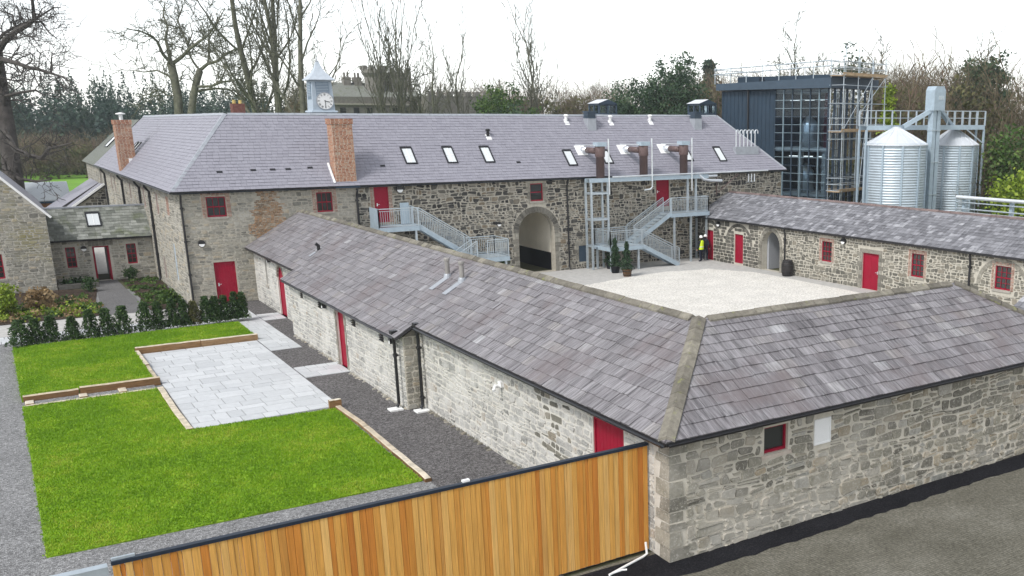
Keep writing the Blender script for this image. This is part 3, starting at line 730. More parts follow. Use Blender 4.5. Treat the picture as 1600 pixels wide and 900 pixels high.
while t0 < 2.8:     # corner stones
    hh = rg.choice((.2,.26,.33,.4)); hh = hh if 2.88-t0-hh > .15 else 2.88-t0; i += 1
    w, w2 = (rg.uniform(.42,.5), rg.uniform(.34,.42)) if i % 2 else (rg.uniform(.30,.40), rg.uniform(.48,.58))
    mb = MB(); x = .03*rg.uniform(.6,1.2); x0, y0, z0, z1, c = 11.2-x, 16.7-x, t0+.012, t0+hh-.014, .018
    mb.hexa([(x0,y0+c,z0),(11.2+w,y0+c*rg.random(),z0),(11.2+w,16.7+w2,z0),(x0,16.7+w2,z0),(x0+rg.uniform(0,c),y0+rg.uniform(0,c),z1),(11.2+w-rg.uniform(0,.05),y0+rg.uniform(0,c),z1-rg.uniform(0,.03)),(11.2+w,16.7+w2,z1),(x0+rg.uniform(0,c),16.7+w2-rg.uniform(0,.05),z1-rg.uniform(0,.03))], rg.uniform(.05,.62)); mb.build('corner_stone', m_stoneF, wF)
    t0 += hh
window(FF,2.67,3.41,2.0,2.66,cr,1,1,n=-.12,sill=False,fw=.05)
mb = MB(); mb.fbox(FF,2.58,3.50,1.90,1.985,-.1,.035,.9); mb.build('window_sill', m_mortP, cr)
mb = MB(); mb.fbox(FF,4.23,4.77,1.93,2.58,-.1,.02); o = mb.build('vent_panel', m_white, cr)
mb = MB()
for a,b,c,d in ((4.23,4.27,1.93,2.58),(4.73,4.77,1.93,2.58),(4.27,4.73,1.93,1.97),(4.27,4.73,2.54,2.58)): mb.fbox(FF,a,b,c,d,.021,.035)
mb.build('panel_frame', m_white, o)
FW1 = frame((11.196,31.896,0),(0,-1,0),(-1,0,0))
oW1 = [O(11.84,13.29,0,2.62,m=.02)]
w1 = wallmesh(FW1, 15.19, 2.9, oW1).build('wall', m_mortW, cr)
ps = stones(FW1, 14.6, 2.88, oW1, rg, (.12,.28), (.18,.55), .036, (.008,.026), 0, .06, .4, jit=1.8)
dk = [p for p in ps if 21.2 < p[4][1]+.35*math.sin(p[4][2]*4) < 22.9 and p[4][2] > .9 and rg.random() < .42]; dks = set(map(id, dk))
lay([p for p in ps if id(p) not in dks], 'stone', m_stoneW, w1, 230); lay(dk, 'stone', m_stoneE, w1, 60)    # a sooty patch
door(FW1,11.84,13.29,0,2.62,cr,n=-.06,boards=8,handle=0)
FW2 = frame((10.6,47.1,0),(0,-1,0),(-1,0,0))
oW2 = [O(2.0,2.35,2.0,2.42), O(4.85,5.35,2.0,2.42), O(7.4,8.45,0,2.38,m=.24), O(9.5,9.95,2.0,2.42), O(12.75,13.2,2.0,2.42)]
w2 = wallmesh(FW2, 15.2, 2.56, oW2).build('wall', m_mortW, cr)
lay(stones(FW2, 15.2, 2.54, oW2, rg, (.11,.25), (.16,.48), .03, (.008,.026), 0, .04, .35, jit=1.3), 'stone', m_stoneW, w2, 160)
door(FW2,7.4,8.45,0,2.38,cr,n=-.10,boards=6,handle=0)
quoins(FW2,7.4,0,2.38,-1,rg,m_dress,w2,(.16,.24)); quoins(FW2,8.45,0,2.38,1,rg,m_dress,w2,(.16,.24))
for o_ in (oW2[0],oW2[1],oW2[3],oW2[4]):     # small barred openings
    s0,s1,t0,t1 = o_['s0'],o_['s1'],o_['t0'],o_['t1']
    g = MB(); g.fbox(FW2,s0,s1,t0,t1,-.14,-.11); v = g.build('vent_opening', m_glass, cr)
    g = MB(); g.fbox(FW2,s0,s0+.05,t0,t1,-.108,-.04); g.fbox(FW2,s1-.05,s1,t0,t1,-.108,-.04); g.build('vent_frame', m_red, v)
    g = MB()
    for k in range(5): y = t0+.04+(t1-t0-.08)*k/4; g.fbox(FW2,s0,s1,y-.018,y+.018,-.035,.035)
    g.build('slats', m_black, v)
F2e = frame((10.604,31.894,0),(1,0,0),(0,-1,0))
wE = wallmesh(F2e, .6, 2.56, [], .3).build('wall', m_mortF, cr)
lay(stones(F2e, .6, 2.54, [], rg, (.14,.26), (.2,.4), .03, (.012,.03), 0, .03, .1), 'stone', m_stoneF, wE, 40)
mb = MB(); mb.prism([(0,2.56),(.6,2.56),(.6,2.93)], lambda a,b: F2e(a,b,-.4), lambda a,b: F2e(a,b,.02)); mb.build('verge_infill', m_dress, cr)
def footing(F, L, skip, n, seed):     # rough lime-splashed stones showing along the foot of the wall
    r = random.Random(seed); mb = MB()
    for _ in range(n):
        s = r.uniform(.1,L-.1); a = r.uniform(.03,.11); h = r.uniform(.02,.07); o_ = r.uniform(0,.14)
        if any(p < s < q for p,q in skip): continue
        mb.hexa([F(s-a,-.01,0),F(s+a,-.01,0),F(s+a*r.uniform(.6,1),-.01,.06+o_),F(s-a*r.uniform(.6,1),-.01,.06+o_),F(s-a*.7,h,0),F(s+a*.7,h*r.uniform(.6,1),0),F(s+a*.5,h*.7,.04+o_*.8),F(s-a*.5,h*.7,.04+o_*.8)], r.random())
    return mb
stuff(footing(FW1,14.3,[(11.7,13.4)],95,1).build('footing_stones', m_stoneE, w1)); stuff(footing(FW2,15.2,[(7.2,8.6)],80,2).build('footing_stones', m_stoneL, w2))
FW3 = frame((11.3,57.58,0),(0,-1,0),(-1,0,0))
oW3 = [O(2.5,2.95,1.2,2.68,m=.1), O(5.1,6.4,0,2.55,rise=.62,m=.16)]
w3 = wallmesh(FW3, 10.5, 3.0, oW3).build('wall', m_mortW, cr)
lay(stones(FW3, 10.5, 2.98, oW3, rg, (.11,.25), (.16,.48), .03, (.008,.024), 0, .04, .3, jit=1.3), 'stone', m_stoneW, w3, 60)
door(FW3,5.1,6.4,0,2.55,cr,n=-.10,boards=6,rise=.62,handle=0); voussoirs(FW3,oW3[1],rg,.16,9,.02,m_dress,w3)
mb = MB(); mb.fbox(FW3,2.5,2.95,1.2,2.68,-.14,-.10); mb.build('slit_window', m_glass, cr)
mb = MB(); mb.fbox(FW3,2.4,3.05,1.08,1.19,-.1,.06); mb.build('sill', m_sill, cr)
for (F_, s, t) in ((FW3,3.9,2.72),(FW2,6.0,2.32),(FW2,14.3,2.35)):
    mb = MB(); mb.fbox(F_,s-.1,s+.1,t-.16,t+.16,.0,.17); o = mb.build('wall_lamp', m_black, cr); mb = MB(); mb.fbox(F_,s-.07,s+.07,t-.161,t-.06,.06,.171); mb.build('diffuser', m_white, o)
mb = MB(); mb.tube([FW1(6.6,2.2,.0),FW1(6.6,2.25,.22),FW1(6.75,2.15,.34)],.05,8); mb.fbox(FW1,6.5,6.7,2.2,2.36,0,.1); mb.build('security_camera', m_white, cr)
# hidden sides, plain
mb = MB(); mb.box(16.4,16.8,22.3,57.55,0,2.9); mb.box(16.8,26.2,21.9,22.3,0,2.9); mb.box(26.2,26.6,17.15,22.3,0,2.9); mb.build('wall', m_mortE, cr)
# slopes
TW = math.hypot(3.1,1.82)
RW = planeframe((10.9,57.58,2.95),(0,-1,0),(3.1,0,1.82))
pW = [(0,0),(41.18,0),(38.08,TW),(0,TW)]
rW = roofslab('roof', pW, RW, cr)
sag = lambda f: .37-.10*f
lay(slates(RW, pW, sag, (.22,.54), rg, .09, .024, jl=.014, wavy=.012), 'slate', m_slateW, rW, 300)
RW2 = planeframe((10.9-.72*3.1/TW,57.58,2.95-.72*1.82/TW),(0,-1,0),(3.1,0,1.82))
pW2 = [(10.4,0),(25.85,0),(25.85,.80),(10.4,.80)]
rW2 = roofslab('roof', pW2, RW2, cr, .10)
lay(slates(RW2, pW2, .36, (.22,.5), rg, .1, .026, jl=.012, wavy=.012), 'slate', m_slateW, rW2, 60)
RF = planeframe((10.9,16.4,2.95),(1,0,0),(0,3.1,1.82))
pF = [(0,0),(15.9,0),(12.8,TW),(3.1,TW)]
rF = roofslab('roof', pF, RF, cr)
lay(slates(RF, pF, sag, (.25,.60), rg, .09, .024, jl=.014, wavy=.012), 'slate', m_slateF, rF, 300)
mb = MB()      # far slopes
mb.add([(17.1,57.5,2.95),(17.1,22.6,2.95),(14,19.5,4.77),(14,57.5,4.77)],[(0,1,2,3)],.5)
mb.add([(17.1,22.6,2.95),(26.8,22.6,2.95),(23.7,19.5,4.77),(14,19.5,4.77)],[(0,1,2,3)],.5)
mb.add([(26.8,22.6,2.95),(26.8,16.4,2.95),(23.7,19.5,4.77)],[(0,1,2)],.4); mb.build('roof', m_slateF, cr)
nW = V(-1.82,0,3.1).normalized(); nF = V(0,-1.82,3.1).normalized(); nB = V(0,1.82,3.1).normalized(); nR = V(1.82,0,3.1).normalized()
ridge_tiles(cr,(14,19.75,4.77),(14,57.3,4.77),(-3.1,0,-1.82),(3.1,0,-1.82),.47,rg,m_ridge,'ridge_stone',.17,.05,.03,stop=60)
ridge_tiles(cr,(14.25,19.5,4.77),(23.45,19.5,4.77),(0,-3.1,-1.82),(0,3.1,-1.82),.5,rg,m_ridge,'ridge_stone',.17,.05,.03)
h = hipdirs((3.1,3.1,1.82),nW,nF); ridge_tiles(cr,(10.95,16.45,2.98),(14,19.5,4.77),h[0],h[1],.52,rg,m_ridge,'hip_stone',.20,.06,.03)
h = hipdirs((-3.1,3.1,1.82),nF,nR); ridge_tiles(cr,(26.75,16.45,2.98),(23.7,19.5,4.77),h[0],h[1],.52,rg,m_ridge,'hip_stone',.17,.05,.03)
gutter(cr,(10.95,16.33,2.93),(26.8,16.33,2.93)); gutter(cr,(10.82,31.5,2.93),(10.82,16.4,2.93)); gutter(cr,(10.22,46.9,2.60),(10.22,31.9,2.60)); gutter(cr,(10.85,57.4,2.95),(10.85,47.2,2.95))
F2p = frame((10.6,31.9,0),(0,-1,0),(-1,0,0))
downpipe(frame((10.5,32.2,0),(0,-1,0),(-1,0,0)),0,2.6,cr,r=.055,out=.10,hopper=True)
downpipe(frame((11.1,31.55,0),(0,-1,0),(-1,0,0)),0,2.9,cr,r=.055,out=.12,hopper=True)
for x,y in ((10.28,32.15),(10.95,31.45)):
    mb = MB(); mb.box(x-.24,x+.20,y-.2,y+.2,0,.05); mb.build('gully_surround', m_white, cr)
# two flue pipes and a vent on the west slope
for x,y,h in ((12.95,33.5,.62),(12.98,32.25,.62)):
    z = 2.95+(x-10.9)*1.82/3.1
    mb = MB(); mb.lathe((x,y,z-.15),[(.085,0),(.085,h+.15),(.11,h+.15),(.11,h+.22),(.09,h+.25)],12); f = mb.build('flue_pipe', m_galvF, cr)
    mb = MB(); mb.lathe((x,y,z-.05),[(.17,0),(.13,.16),(.11,.2)],12); mb.build('flue_collar', m_lead, f)
    mb = MB(); mb.hexa([RW(57.58-y-.16,t,n) for t,n in ((1.55,.03),)]*0 or [RW(57.58-y-.17,1.62,.03),RW(57.58-y+.17,1.62,.03),RW(57.58-y+.17,2.3,.03),RW(57.58-y-.17,2.3,.03),RW(57.58-y-.17,1.62,.045),RW(57.58-y+.17,1.62,.045),RW(57.58-y+.17,2.3,.045),RW(57.58-y-.17,2.3,.045)]); mb.build('flashing', m_lead, f)
mb = MB(); mb.tube([(12.2,47.6,3.65),(12.2,47.6,3.95),(12.08,47.6,4.05)],.08,8); o = mb.build('vent_pipe', m_black, cr)
mb = MB(); mb.hexa([RW(9.85,1.0,.03),RW(10.1,1.0,.03),RW(10.1,1.35,.03),RW(9.85,1.35,.03),RW(9.85,1.0,.045),RW(10.1,1.0,.045),RW(10.1,1.35,.045),RW(9.85,1.35,.045)]); mb.build('flashing', m_lead, o)

# ---------------------------------------------------------------- main building
rg = random.Random(42)
mbd = thing('main_building', 'long two-storey rubble stone building with new slate roof behind the courtyard', 'building', (8,57.6,0))
FM = frame((8,57.6,0),(1,0,0),(0,-1,0))
oM = [O(1.27,2.22,4.66,5.72,m=.24), O(1.26,2.33,0,2.25,m=.03), O(6.91,7.78,4.63,5.73,m=.24), O(10.14,10.98,3.85,5.90,m=.24),
      O(19.15,21.72,0,3.93,rise=1.26,m=.36,thru=True), O(20.10,21.0,4.63,5.75,m=.2), O(23.47,24.22,.45,1.54,m=.06), O(29.72,30.82,3.8,5.84,m=.06)]
wM = wallmesh(FM, 41.1, 5.95, oM, .6).build('wall', m_mortM, mbd)
patch = lambda cx, top, cy: not (3.6 < cx < 5.0 and cy > 2.4)
lay(stones(FM, 9.1, 5.93, oM, rg, (.08,.22), (.16,.55), .034, (.006,.022), 0, .06, .35, patch, jit=1.8, round_=.3), 'stone', m_stoneL, wM, 0, 'pale_stones')
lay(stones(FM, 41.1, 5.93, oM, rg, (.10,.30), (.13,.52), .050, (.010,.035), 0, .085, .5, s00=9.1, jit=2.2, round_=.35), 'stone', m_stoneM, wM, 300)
mb = MB(); mb.fbox(FM,0,9.1,0,5.94,-.05,.004); 
# the brick patch left by an old gable
bricks(FM,3.2,5.6,2.3,5.93,[],rg,m_brickO,wM,'brick_patch',limit=lambda cx,tp,cy: abs(cx-4.3) < .85+.25*math.sin(cy*2.1)+.2*math.sin(cy*5.3)+.15*math.sin(cx*9+cy*7))
for s0,s1,t0,t1,st in ((1.27,2.22,4.66,5.72,.24),(6.91,7.78,4.63,5.73,.24),(10.14,10.98,3.85,5.90,.22)):
    bricks(FM,s0-st,s1+st,t0-.02,min(t1+.2,5.93),[O(s0,s1,t0-.5,t1,m=.0)],rg,m_brickP,wM,base=None)
window(FM,1.27,2.22,4.66,5.72,mbd,3,2); window(FM,6.91,7.78,4.63,5.73,mbd,3,2); window(FM,20.10,21.0,4.63,5.75,mbd,1,2)
for s0,s1 in ((20.10,21.0),):
    quoins(FM,s0,4.5,5.78,-1,rg,m_dress,wM,(.16,.26)); quoins(FM,s1,4.5,5.78,1,rg,m_dress,wM,(.22,.34))
door(FM,1.26,2.33,0,2.25,mbd,boards=7); door(FM,10.14,10.98,3.85,5.90,mbd,n=-.05,boards=6); door(FM,29.72,30.82,3.8,5.84,mbd,boards=6)
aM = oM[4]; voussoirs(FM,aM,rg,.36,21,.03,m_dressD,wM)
quoins(FM,19.15,0,2.67,-1,rg,m_dress,wM,(.26,.44),.3); quoins(FM,21.72,0,2.67,1,rg,m_dress,wM,(.26,.44),.3)
mb = MB(); mb.fbox(FM,23.47,24.22,.45,1.54,-.12,-.03); mb.build('service_door', m_darkl, mbd)
quoins(FM,23.47,.40,1.6,-1,rg,m_dress,wM,(.16,.24)); quoins(FM,24.22,.40,1.6,1,rg,m_dress,wM,(.16,.24))
mb = MB(); mb.fbox(FM,23.2,24.5,1.62,1.86,-.1,.03,.8); mb.build('lintel', m_dress, wM)
wall_lamp(FM,.80,3.30,mbd,.17); wall_lamp(FM,11.65,5.72,mbd,.2); wall_lamp(FM,17.8,3.32,mbd,.14)
mb = MB(); mb.fbox(FM,17.94,18.5,1.42,1.62,0,.06); mb.build('name_plate', m_black, mbd)
downpipe(FM,.06,5.9,mbd,out=.3); downpipe(FM,9.13,5.9,mbd,out=.3,r=.06); downpipe(FM,22.7,5.95,mbd,out=.3)
# passage behind the arch: cream walls with a black dado
mb = MB(); mb.box(29.76,30.2,58.2,65.2,1.15,5.2); mb.box(26.7,27.1,58.2,65.2,1.15,5.2); mb.build('passage_wall', m_cream, mbd)
mb = MB(); mb.box(29.74,30.2,58.2,65.2,0,1.15); mb.box(26.7,27.12,58.2,65.2,0,1.15); mb.build('passage_dado', m_blackpaint, mbd)
mb = MB(); mb.box(26.7,30.2,58.2,65.2,5.2,5.4); mb.build('passage_ceiling', m_cream, mbd)
# other walls
mb = MB(); mb.box(48.5,49.1,58.2,65.2,0,5.95); mb.box(8.6,26.7,64.9,65.2,0,5.95); mb.box(30.2,48.5,64.9,65.2,0,5.95); mb.box(14.5,15.1,65.2,97.6,0,5.95); mb.box(8.6,15.1,97.2,97.6,0,5.95); mb.build('wall', m_mortL, mbd)
FL = frame((7.996,57.604,0),(0,1,0),(-1,0,0))
oL = [O(3.75,4.75,4.5,5.55,m=.02), O(8.0,8.7,4.25,5.55,m=.05), O(13.6,14.3,4.3,5.55,m=.05), O(20.6,21.3,4.4,5.55,m=.05), O(25.2,25.9,4.4,5.6,m=.05), O(30.0,30.7,4.4,5.6,m=.05), O(32.2,32.9,4.4,5.6,m=.05),
      O(3.5,4.25,.9,2.97,m=.02), O(8.2,8.8,.4,1.8,m=.05), O(25.2,26.0,1.0,2.4,m=.05), O(30.0,30.8,1.0,2.4,m=.05)]
wL = wallmesh(FL, 40, 5.95, oL, .6).build('wall', m_mortL, mbd)
lay(stones(FL, 40, 5.93, oL, rg, (.11,.25), (.2,.6), .034, (.008,.024), 0, .06, .3, jit=1.6), 'stone', m_stoneL, wL, 0, 'wing_stones')
for o_ in oL[1:7]+oL[8:]: window(FL,o_['s0'],o_['s1'],o_['t0'],o_['t1'],mbd,2,4)
bricks(FL,3.75,4.75,4.5,5.55,[],rg,m_brickP,wL,'blocked_window',proud=(-.02,-.01))
mb = MB(); mb.fbox(FL,3.5,4.25,.9,2.97,-.12,-.04); mb.build('service_panel', m_cupola, mbd)
for s in (10.6,15.2,24.7,36.6): downpipe(FL,s,5.9,mbd,out=.3,r=.07)
# roof slopes
TM = math.hypot(3.95,3.95)
RM = planeframe((7.6,57.3,6.05),(1,0,0),(0,1,1))
pM = [(0,0),(41.8,0),(38.1,TM),(3.73,TM)]
rM = roofslab('roof', pM, RM, mbd)
lay(slates(RM, pM, .228, (.28,.31), rg, .05, .024, wavy=.001), 'slate', m_slateN, rM, 0, 'slate_courses')
TL = math.hypot(3.73,3.95)
RL = planeframe((7.6,57.3,6.05),(0,1,0),(3.73,0,3.95))
pL = [(0,0),(40.7,0),(36.9,TL),(3.95,TL)]
rL = roofslab('roof', pL, RL, mbd)
lay(slates(RL, pL, .23, (.28,.31), rg, .05, .024, wavy=.001), 'slate', m_slateN, rL, 0, 'slate_courses')
mb = MB()
mb.add([(49.4,65.2,6.05),(15.06,65.2,6.05),(11.33,61.25,10),(45.7,61.25,10)],[(0,1,2,3)],.5)
mb.add([(49.4,57.3,6.05),(49.4,65.2,6.05),(45.7,61.25,10)],[(0,1,2)],.5)
mb.add([(15.06,65.2,6.05),(15.06,98,6.05),(11.33,94.2,10),(11.33,61.25,10)],[(0,1,2,3)],.5)
mb.add([(15.06,98,6.05),(7.6,98,6.05),(11.33,94.2,10)],[(0,1,2)],.5); mb.build('roof', m_slateN, mbd)
nA = V(0,-1,1).normalized(); nLs = V(-3.95,0,3.73).normalized(); nRr = V(1,0,.94).normalized()
ridge_tiles(mbd,(11.5,61.25,10),(45.6,61.25,10),(0,-1,-1),(0,1,-1),.9,rg,m_lead,'ridge_tile',.14,.03,.03)
ridge_tiles(mbd,(11.33,61.4,10),(11.33,94.2,10),(-3.73,0,-3.95),(3.73,0,-3.95),1.1,rg,m_lead,'ridge_tile',.16,.03,.03)
h = hipdirs((3.73,3.95,3.95),nA,nLs); ridge_tiles(mbd,(7.65,57.35,6.08),(11.33,61.25,10),h[0],h[1],3.3,rg,m_lead,'hip_roll',.16,.03,.03)
h = hipdirs((-3.7,3.95,3.95),nA,nRr); ridge_tiles(mbd,(49.35,57.35,6.08),(45.7,61.25,10),h[0],h[1],3.3,rg,m_lead,'hip_roll',.12,.03,.03)
gutter(mbd,(7.6,57.22,6.03),(15.9,57.22,6.03)); gutter(mbd,(17.3,57.22,6.03),(49.4,57.22,6.03)); gutter(mbd,(7.52,98,6.03),(7.52,57.25,6.03))
mb = MB(); mb.box(7.7,49.3,57.28,57.6,5.93,6.02); mb.box(7.6,8.0,57.62,97.9,5.93,6.02); mb.build('soffit', m_dark, mbd)
# skylights
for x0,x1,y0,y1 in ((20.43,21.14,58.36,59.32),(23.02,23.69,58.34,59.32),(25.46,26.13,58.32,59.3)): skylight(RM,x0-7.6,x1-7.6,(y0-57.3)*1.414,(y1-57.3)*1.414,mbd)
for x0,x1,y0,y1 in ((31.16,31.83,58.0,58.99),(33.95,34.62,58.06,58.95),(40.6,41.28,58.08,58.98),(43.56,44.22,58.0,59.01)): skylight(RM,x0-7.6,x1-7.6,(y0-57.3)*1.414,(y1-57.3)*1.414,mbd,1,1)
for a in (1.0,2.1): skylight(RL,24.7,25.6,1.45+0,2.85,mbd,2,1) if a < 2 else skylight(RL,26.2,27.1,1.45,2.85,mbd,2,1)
for x,y in ((11.9,58.25),(12.9,58.25),(13.71,58.25),(10.2,58.2),(19.0,58.3),(27.7,58.3),(14.9,58.3)):
    s = x-7.6; t = (y-57.3)*1.414; mb = MB(); mb.fbox(RM,s-.14,s+.14,t-.05,t+.07,.0,.05); mb.build('roof_vent', m_black, mbd)
# chimneys with their bricks
def chimney(x0,x1,y0,y1,z0,z1,label,crown=.05):
    mb = MB(); mb.box(x0,x1,y0,y1,z0,z1); c = mb.build('chimney', m_mortB, mbd); c['label'] = label; H = z1-z0
    for F_, L in ((frame((x0,y0,z0),(1,0,0),(0,-1,0)),x1-x0),(frame((x0,y1,z0),(0,-1,0),(-1,0,0)),y1-y0),(frame((x1,y0,z0),(0,1,0),(1,0,0)),y1-y0),(frame((x1,y1,z0),(-1,0,0),(0,1,0)),x1-x0)):
        bricks(F_,0,L,0,H,[],rg,m_brick,c,'bricks',.225,.078,(.012,.016))
    mb = MB(); e = crown
    ps = []
    for F_, L in ((frame((x0-e,y0-e,z1-.3),(1,0,0),(0,-1,0)),x1-x0+2*e),(frame((x0-e,y1+e,z1-.3),(0,-1,0),(-1,0,0)),y1-y0+2*e),(frame((x1+e,y0-e,z1-.3),(0,1,0),(1,0,0)),y1-y0+2*e)):
        ps += stones(F_,L,.3,[],rg,(.075,.075),(.18,.225),.012,(.008,.014),0,0,0,None,0,.03)
    mb.box(x0-e,x1+e,y0-e,y1+e,z1-.3,z1+.0); q = mb.build('chimney_crown', m_mortB, c)
    mb = MB(); [mb.add(v,f,t*.5) for v,f,t,a,b in ps]; stuff(mb.build('crown_bricks', m_brick, c))
    return c
c = chimney(16.06,17.2,57.5,58.4,5.9,9.75,'broad brick chimney rising from the front eaves')
mb = MB(); mb.add([(16.0,57.5,6.1),(16.0,58.45,7.15),(16.0,58.45,7.32),(16.0,57.4,6.25),(15.9,57.5,6.1),(15.9,58.45,7.15),(15.9,58.45,7.32),(15.9,57.4,6.25)],[(0,1,2,3),(7,6,5,4),(3,2,6,7),(0,4,5,1)]); mb.build('flashing', m_white, c)
c = chimney(7.75,8.75,79.8,81.0,5.9,9.7,'slim red brick chimney on the left wing with a white cowl')
mb = MB(); mb.lathe((8.25,80.4,9.7),[(.12,0),(.12,.35),(.3,.38),(.3,.44),(.05,.5)],12); mb.build('chimney_cowl', m_white, c)
mb = MB(); mb.box(8.3,8.9,79.70,79.78,6.6,7.1); mb.build('flashing', m_white, c)
# vents near the ridge, louvred boxes, swan-neck pipes
for x,y in ((26.44,59.96),(32.58,60.88),(36.03,60.83),(39.37,60.88)):
    z = 6.05+(y-57.3); mb = MB(); mb.tube([(x,y,z-.1),(x,y-.05,z+.32)],.10,10); mb.lathe((x,y-.05,z+.3),[(.15,0),(.17,.06),(.10,.14)],10); o = mb.build('vent_cowl', m_black if x < 30 else m_white, mbd)
    s = x-7.6; t = (y-57.3)*1.414; mb = MB(); mb.fbox(RM,s-.17,s+.17,t-.38,t+.1,.012,.03); mb.build('flashing', m_white, o)
for x in (34.25,43.2):
    mb = MB(); mb.box(x-.32,x+.32,60.2,60.85,8.6,9.8); o = mb.build('roof_extract', m_lead, mbd)
    mb = MB()
    for k in range(4): mb.box(x-.34,x+.34,60.18,60.87,9.82+k*.11,9.88+k*.11)
    mb.box(x-.28,x+.28,60.24,60.81,9.80,10.24); mb.box(x-.37,x+.37,60.15,60.9,10.23,10.28); mb.build('louvres', m_darkl, o)
mb = MB(); mb.box(45.35,47.5,58.4,58.8,7.2,7.78); o = mb.build('pipe_upstand', m_lead, mbd); o['label'] = 'slate-grey upstand with swan-neck pipes'
for k in range(6):
    x = 45.5+k*.36; a = [(x,58.6,7.7),(x,58.6,8.85)]+[(x+.13-.13*math.cos(math.pi*i/6),58.6,8.85+.13*math.sin(math.pi*i/6)) for i in range(1,7)]+[(x+.26,58.6,8.72)]
    mb = MB(); mb.tube(a,.042,8); mb.build('swan_neck_pipe', m_steel, o)
# far block of the left wing
mb = MB(); mb.box(7.9,15.0,98.05,110,0,5.9); fb = mb.build('wall', m_mortL, mbd)
lay(stones(frame((7.9,98.05,0),(0,1,0),(-1,0,0)),11.9,5.9,[],rg,(.16,.3),(.25,.7),.03,(.008,.02),0,.03,.1),'stone',m_stoneL,fb,0,'far_stones')
mb = MB(); e = .3
mb.add([(7.6,98.05,6.0),(7.6,110.3,6.0),(11.4,106.5,9.75),(11.4,98.05,9.75)],[(0,1,2,3)],.3); mb.add([(15.3,98.05,6.0),(15.3,110.3,6.0),(11.4,106.5,9.75),(11.4,98.05,9.75)],[(3,2,1,0)],.3)
mb.add([(7.6,110.3,6.0),(15.3,110.3,6.0),(11.4,106.5,9.75)],[(0,1,2)],.3); mb.build('roof', m_slateG, mbd)
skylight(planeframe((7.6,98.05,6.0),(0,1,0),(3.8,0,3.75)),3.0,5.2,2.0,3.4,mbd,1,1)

# ---------------------------------------------------------------- east range
rg = random.Random(43)
er = thing('east_range', 'long low rubble stone range with red doors on the right side of the courtyard', 'building', (41.2,57.6,0))
FE = frame((41.2,57.55,0),(0,-1,0),(-1,0,0))
oE = [O(1.1,1.95,0,2.12,m=.03), O(4.4,5.36,.12,2.11,m=.03), O(7.38,9.23,0,2.6,rise=.92,m=.26,thru=True), O(13.17,14.09,1.23,2.47,m=.2), O(16.72,18.05,0,2.13,m=.3), O(20.5,21.43,1.19,2.5,m=.2), O(26.19,27.19,1.26,2.48,m=.2)]
wE_ = wallmesh(FE, 39.5, 2.9, oE).build('wall', m_mortE, er)
rings = [O(.55,2.5,0,2.62,rise=.95,m=.0), O(3.6,6.15,0,2.6,rise=1.2,m=.0), O(25.3,28.1,0,2.62,rise=1.2,m=.0)]
ringcut = [O(o['s0']-.2,o['s1']+.2,o['t1']-o['rise'],o['t1']+.2,rise=o['rise']+.2,m=0) for o in rings]
def notring(cx, top, cy):
    for o in rings:
        c = (o['s0']+o['s1'])/2; sp = o['t1']-o['rise']; hw = (o['s1']-o['s0'])/2
        if cy > sp:
            r = math.hypot((cx-c)/hw, (cy-sp)/o['rise'])
            if 1.0 < r < 1.26: return False
    return True
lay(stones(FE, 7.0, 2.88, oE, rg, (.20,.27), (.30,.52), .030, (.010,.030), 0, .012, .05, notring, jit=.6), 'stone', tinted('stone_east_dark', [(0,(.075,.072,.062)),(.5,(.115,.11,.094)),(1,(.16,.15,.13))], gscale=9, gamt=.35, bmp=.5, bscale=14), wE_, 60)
lay(stones(FE, 39.5, 2.88, oE, rg, (.11,.28), (.16,.50), .045, (.010,.030), 0, .08, .5, notring, s00=7.0, jit=2.0), 'stone', m_stoneE, wE_, 240)
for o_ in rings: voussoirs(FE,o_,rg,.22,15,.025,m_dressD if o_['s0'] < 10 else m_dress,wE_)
voussoirs(FE,oE[2],rg,.25,15,.03,m_dress,wE_); quoins(FE,7.38,0,1.68,-1,rg,m_dress,wE_,(.24,.36)); quoins(FE,9.23,0,1.68,1,rg,m_dress,wE_,(.24,.36))
quoins(FE,16.72,0,2.13,-1,rg,m_dress,wE_,(.26,.40)); quoins(FE,18.05,0,2.13,1,rg,m_dress,wE_,(.26,.40))
mb = MB(); mb.fbox(FE,16.5,18.3,2.14,2.36,-.1,.03,.5); mb.build('lintel', m_dress, wE_)
door(FE,1.1,1.95,0,2.12,er,boards=4); door(FE,4.4,5.36,.12,2.11,er,boards=5,handle=0); door(FE,16.72,18.05,0,2.13,er,boards=2,hs=-1)
for o_ in (oE[3],oE[5],oE[6]):
    bricks(FE,o_['s0']-.2,o_['s1']+.2,o_['t0']-.02,o_['t1']+.2,[O(o_['s0'],o_['s1'],o_['t0']-.5,o_['t1'],m=0)],rg,m_brickP,wE_)
    window(FE,o_['s0'],o_['s1'],o_['t0'],o_['t1'],er,3,4)
wall_lamp(FE,2.65,2.62,er,.17); wall_lamp(FE,15.15,2.62,er,.17)
downpipe(FE,9.8,2.9,er,out=.16); downpipe(FE,24.65,2.9,er,out=.16,r=.06)
mb = MB(); mb.box(41.65,46.4,49.98,50.15,0,2.9); mb.box(41.65,46.4,48.15,48.32,0,2.9); mb.build('passage_wall', m_greyint, er)
mb = MB(); mb.box(46.4,46.8,50.15,57.5,0,2.9); mb.box(46.4,46.8,18.05,48.15,0,2.9); mb.box(41.7,46.4,18.05,18.4,0,2.9); mb.build('wall', m_mortE, er)
TE = math.hypot(3,1.6); RE = planeframe((41.0,57.55,3.0),(0,-1,0),(3,0,1.6)); pE = [(0,0),(39.7,0),(39.7,TE),(0,TE)]
rE = roofslab('roof', pE, RE, er)
lay(slates(RE, pE, lambda f: .30-.07*f, (.18,.42), rg, .08, .022, jl=.010, wavy=.012), 'slate', m_slateE, rE, 160)
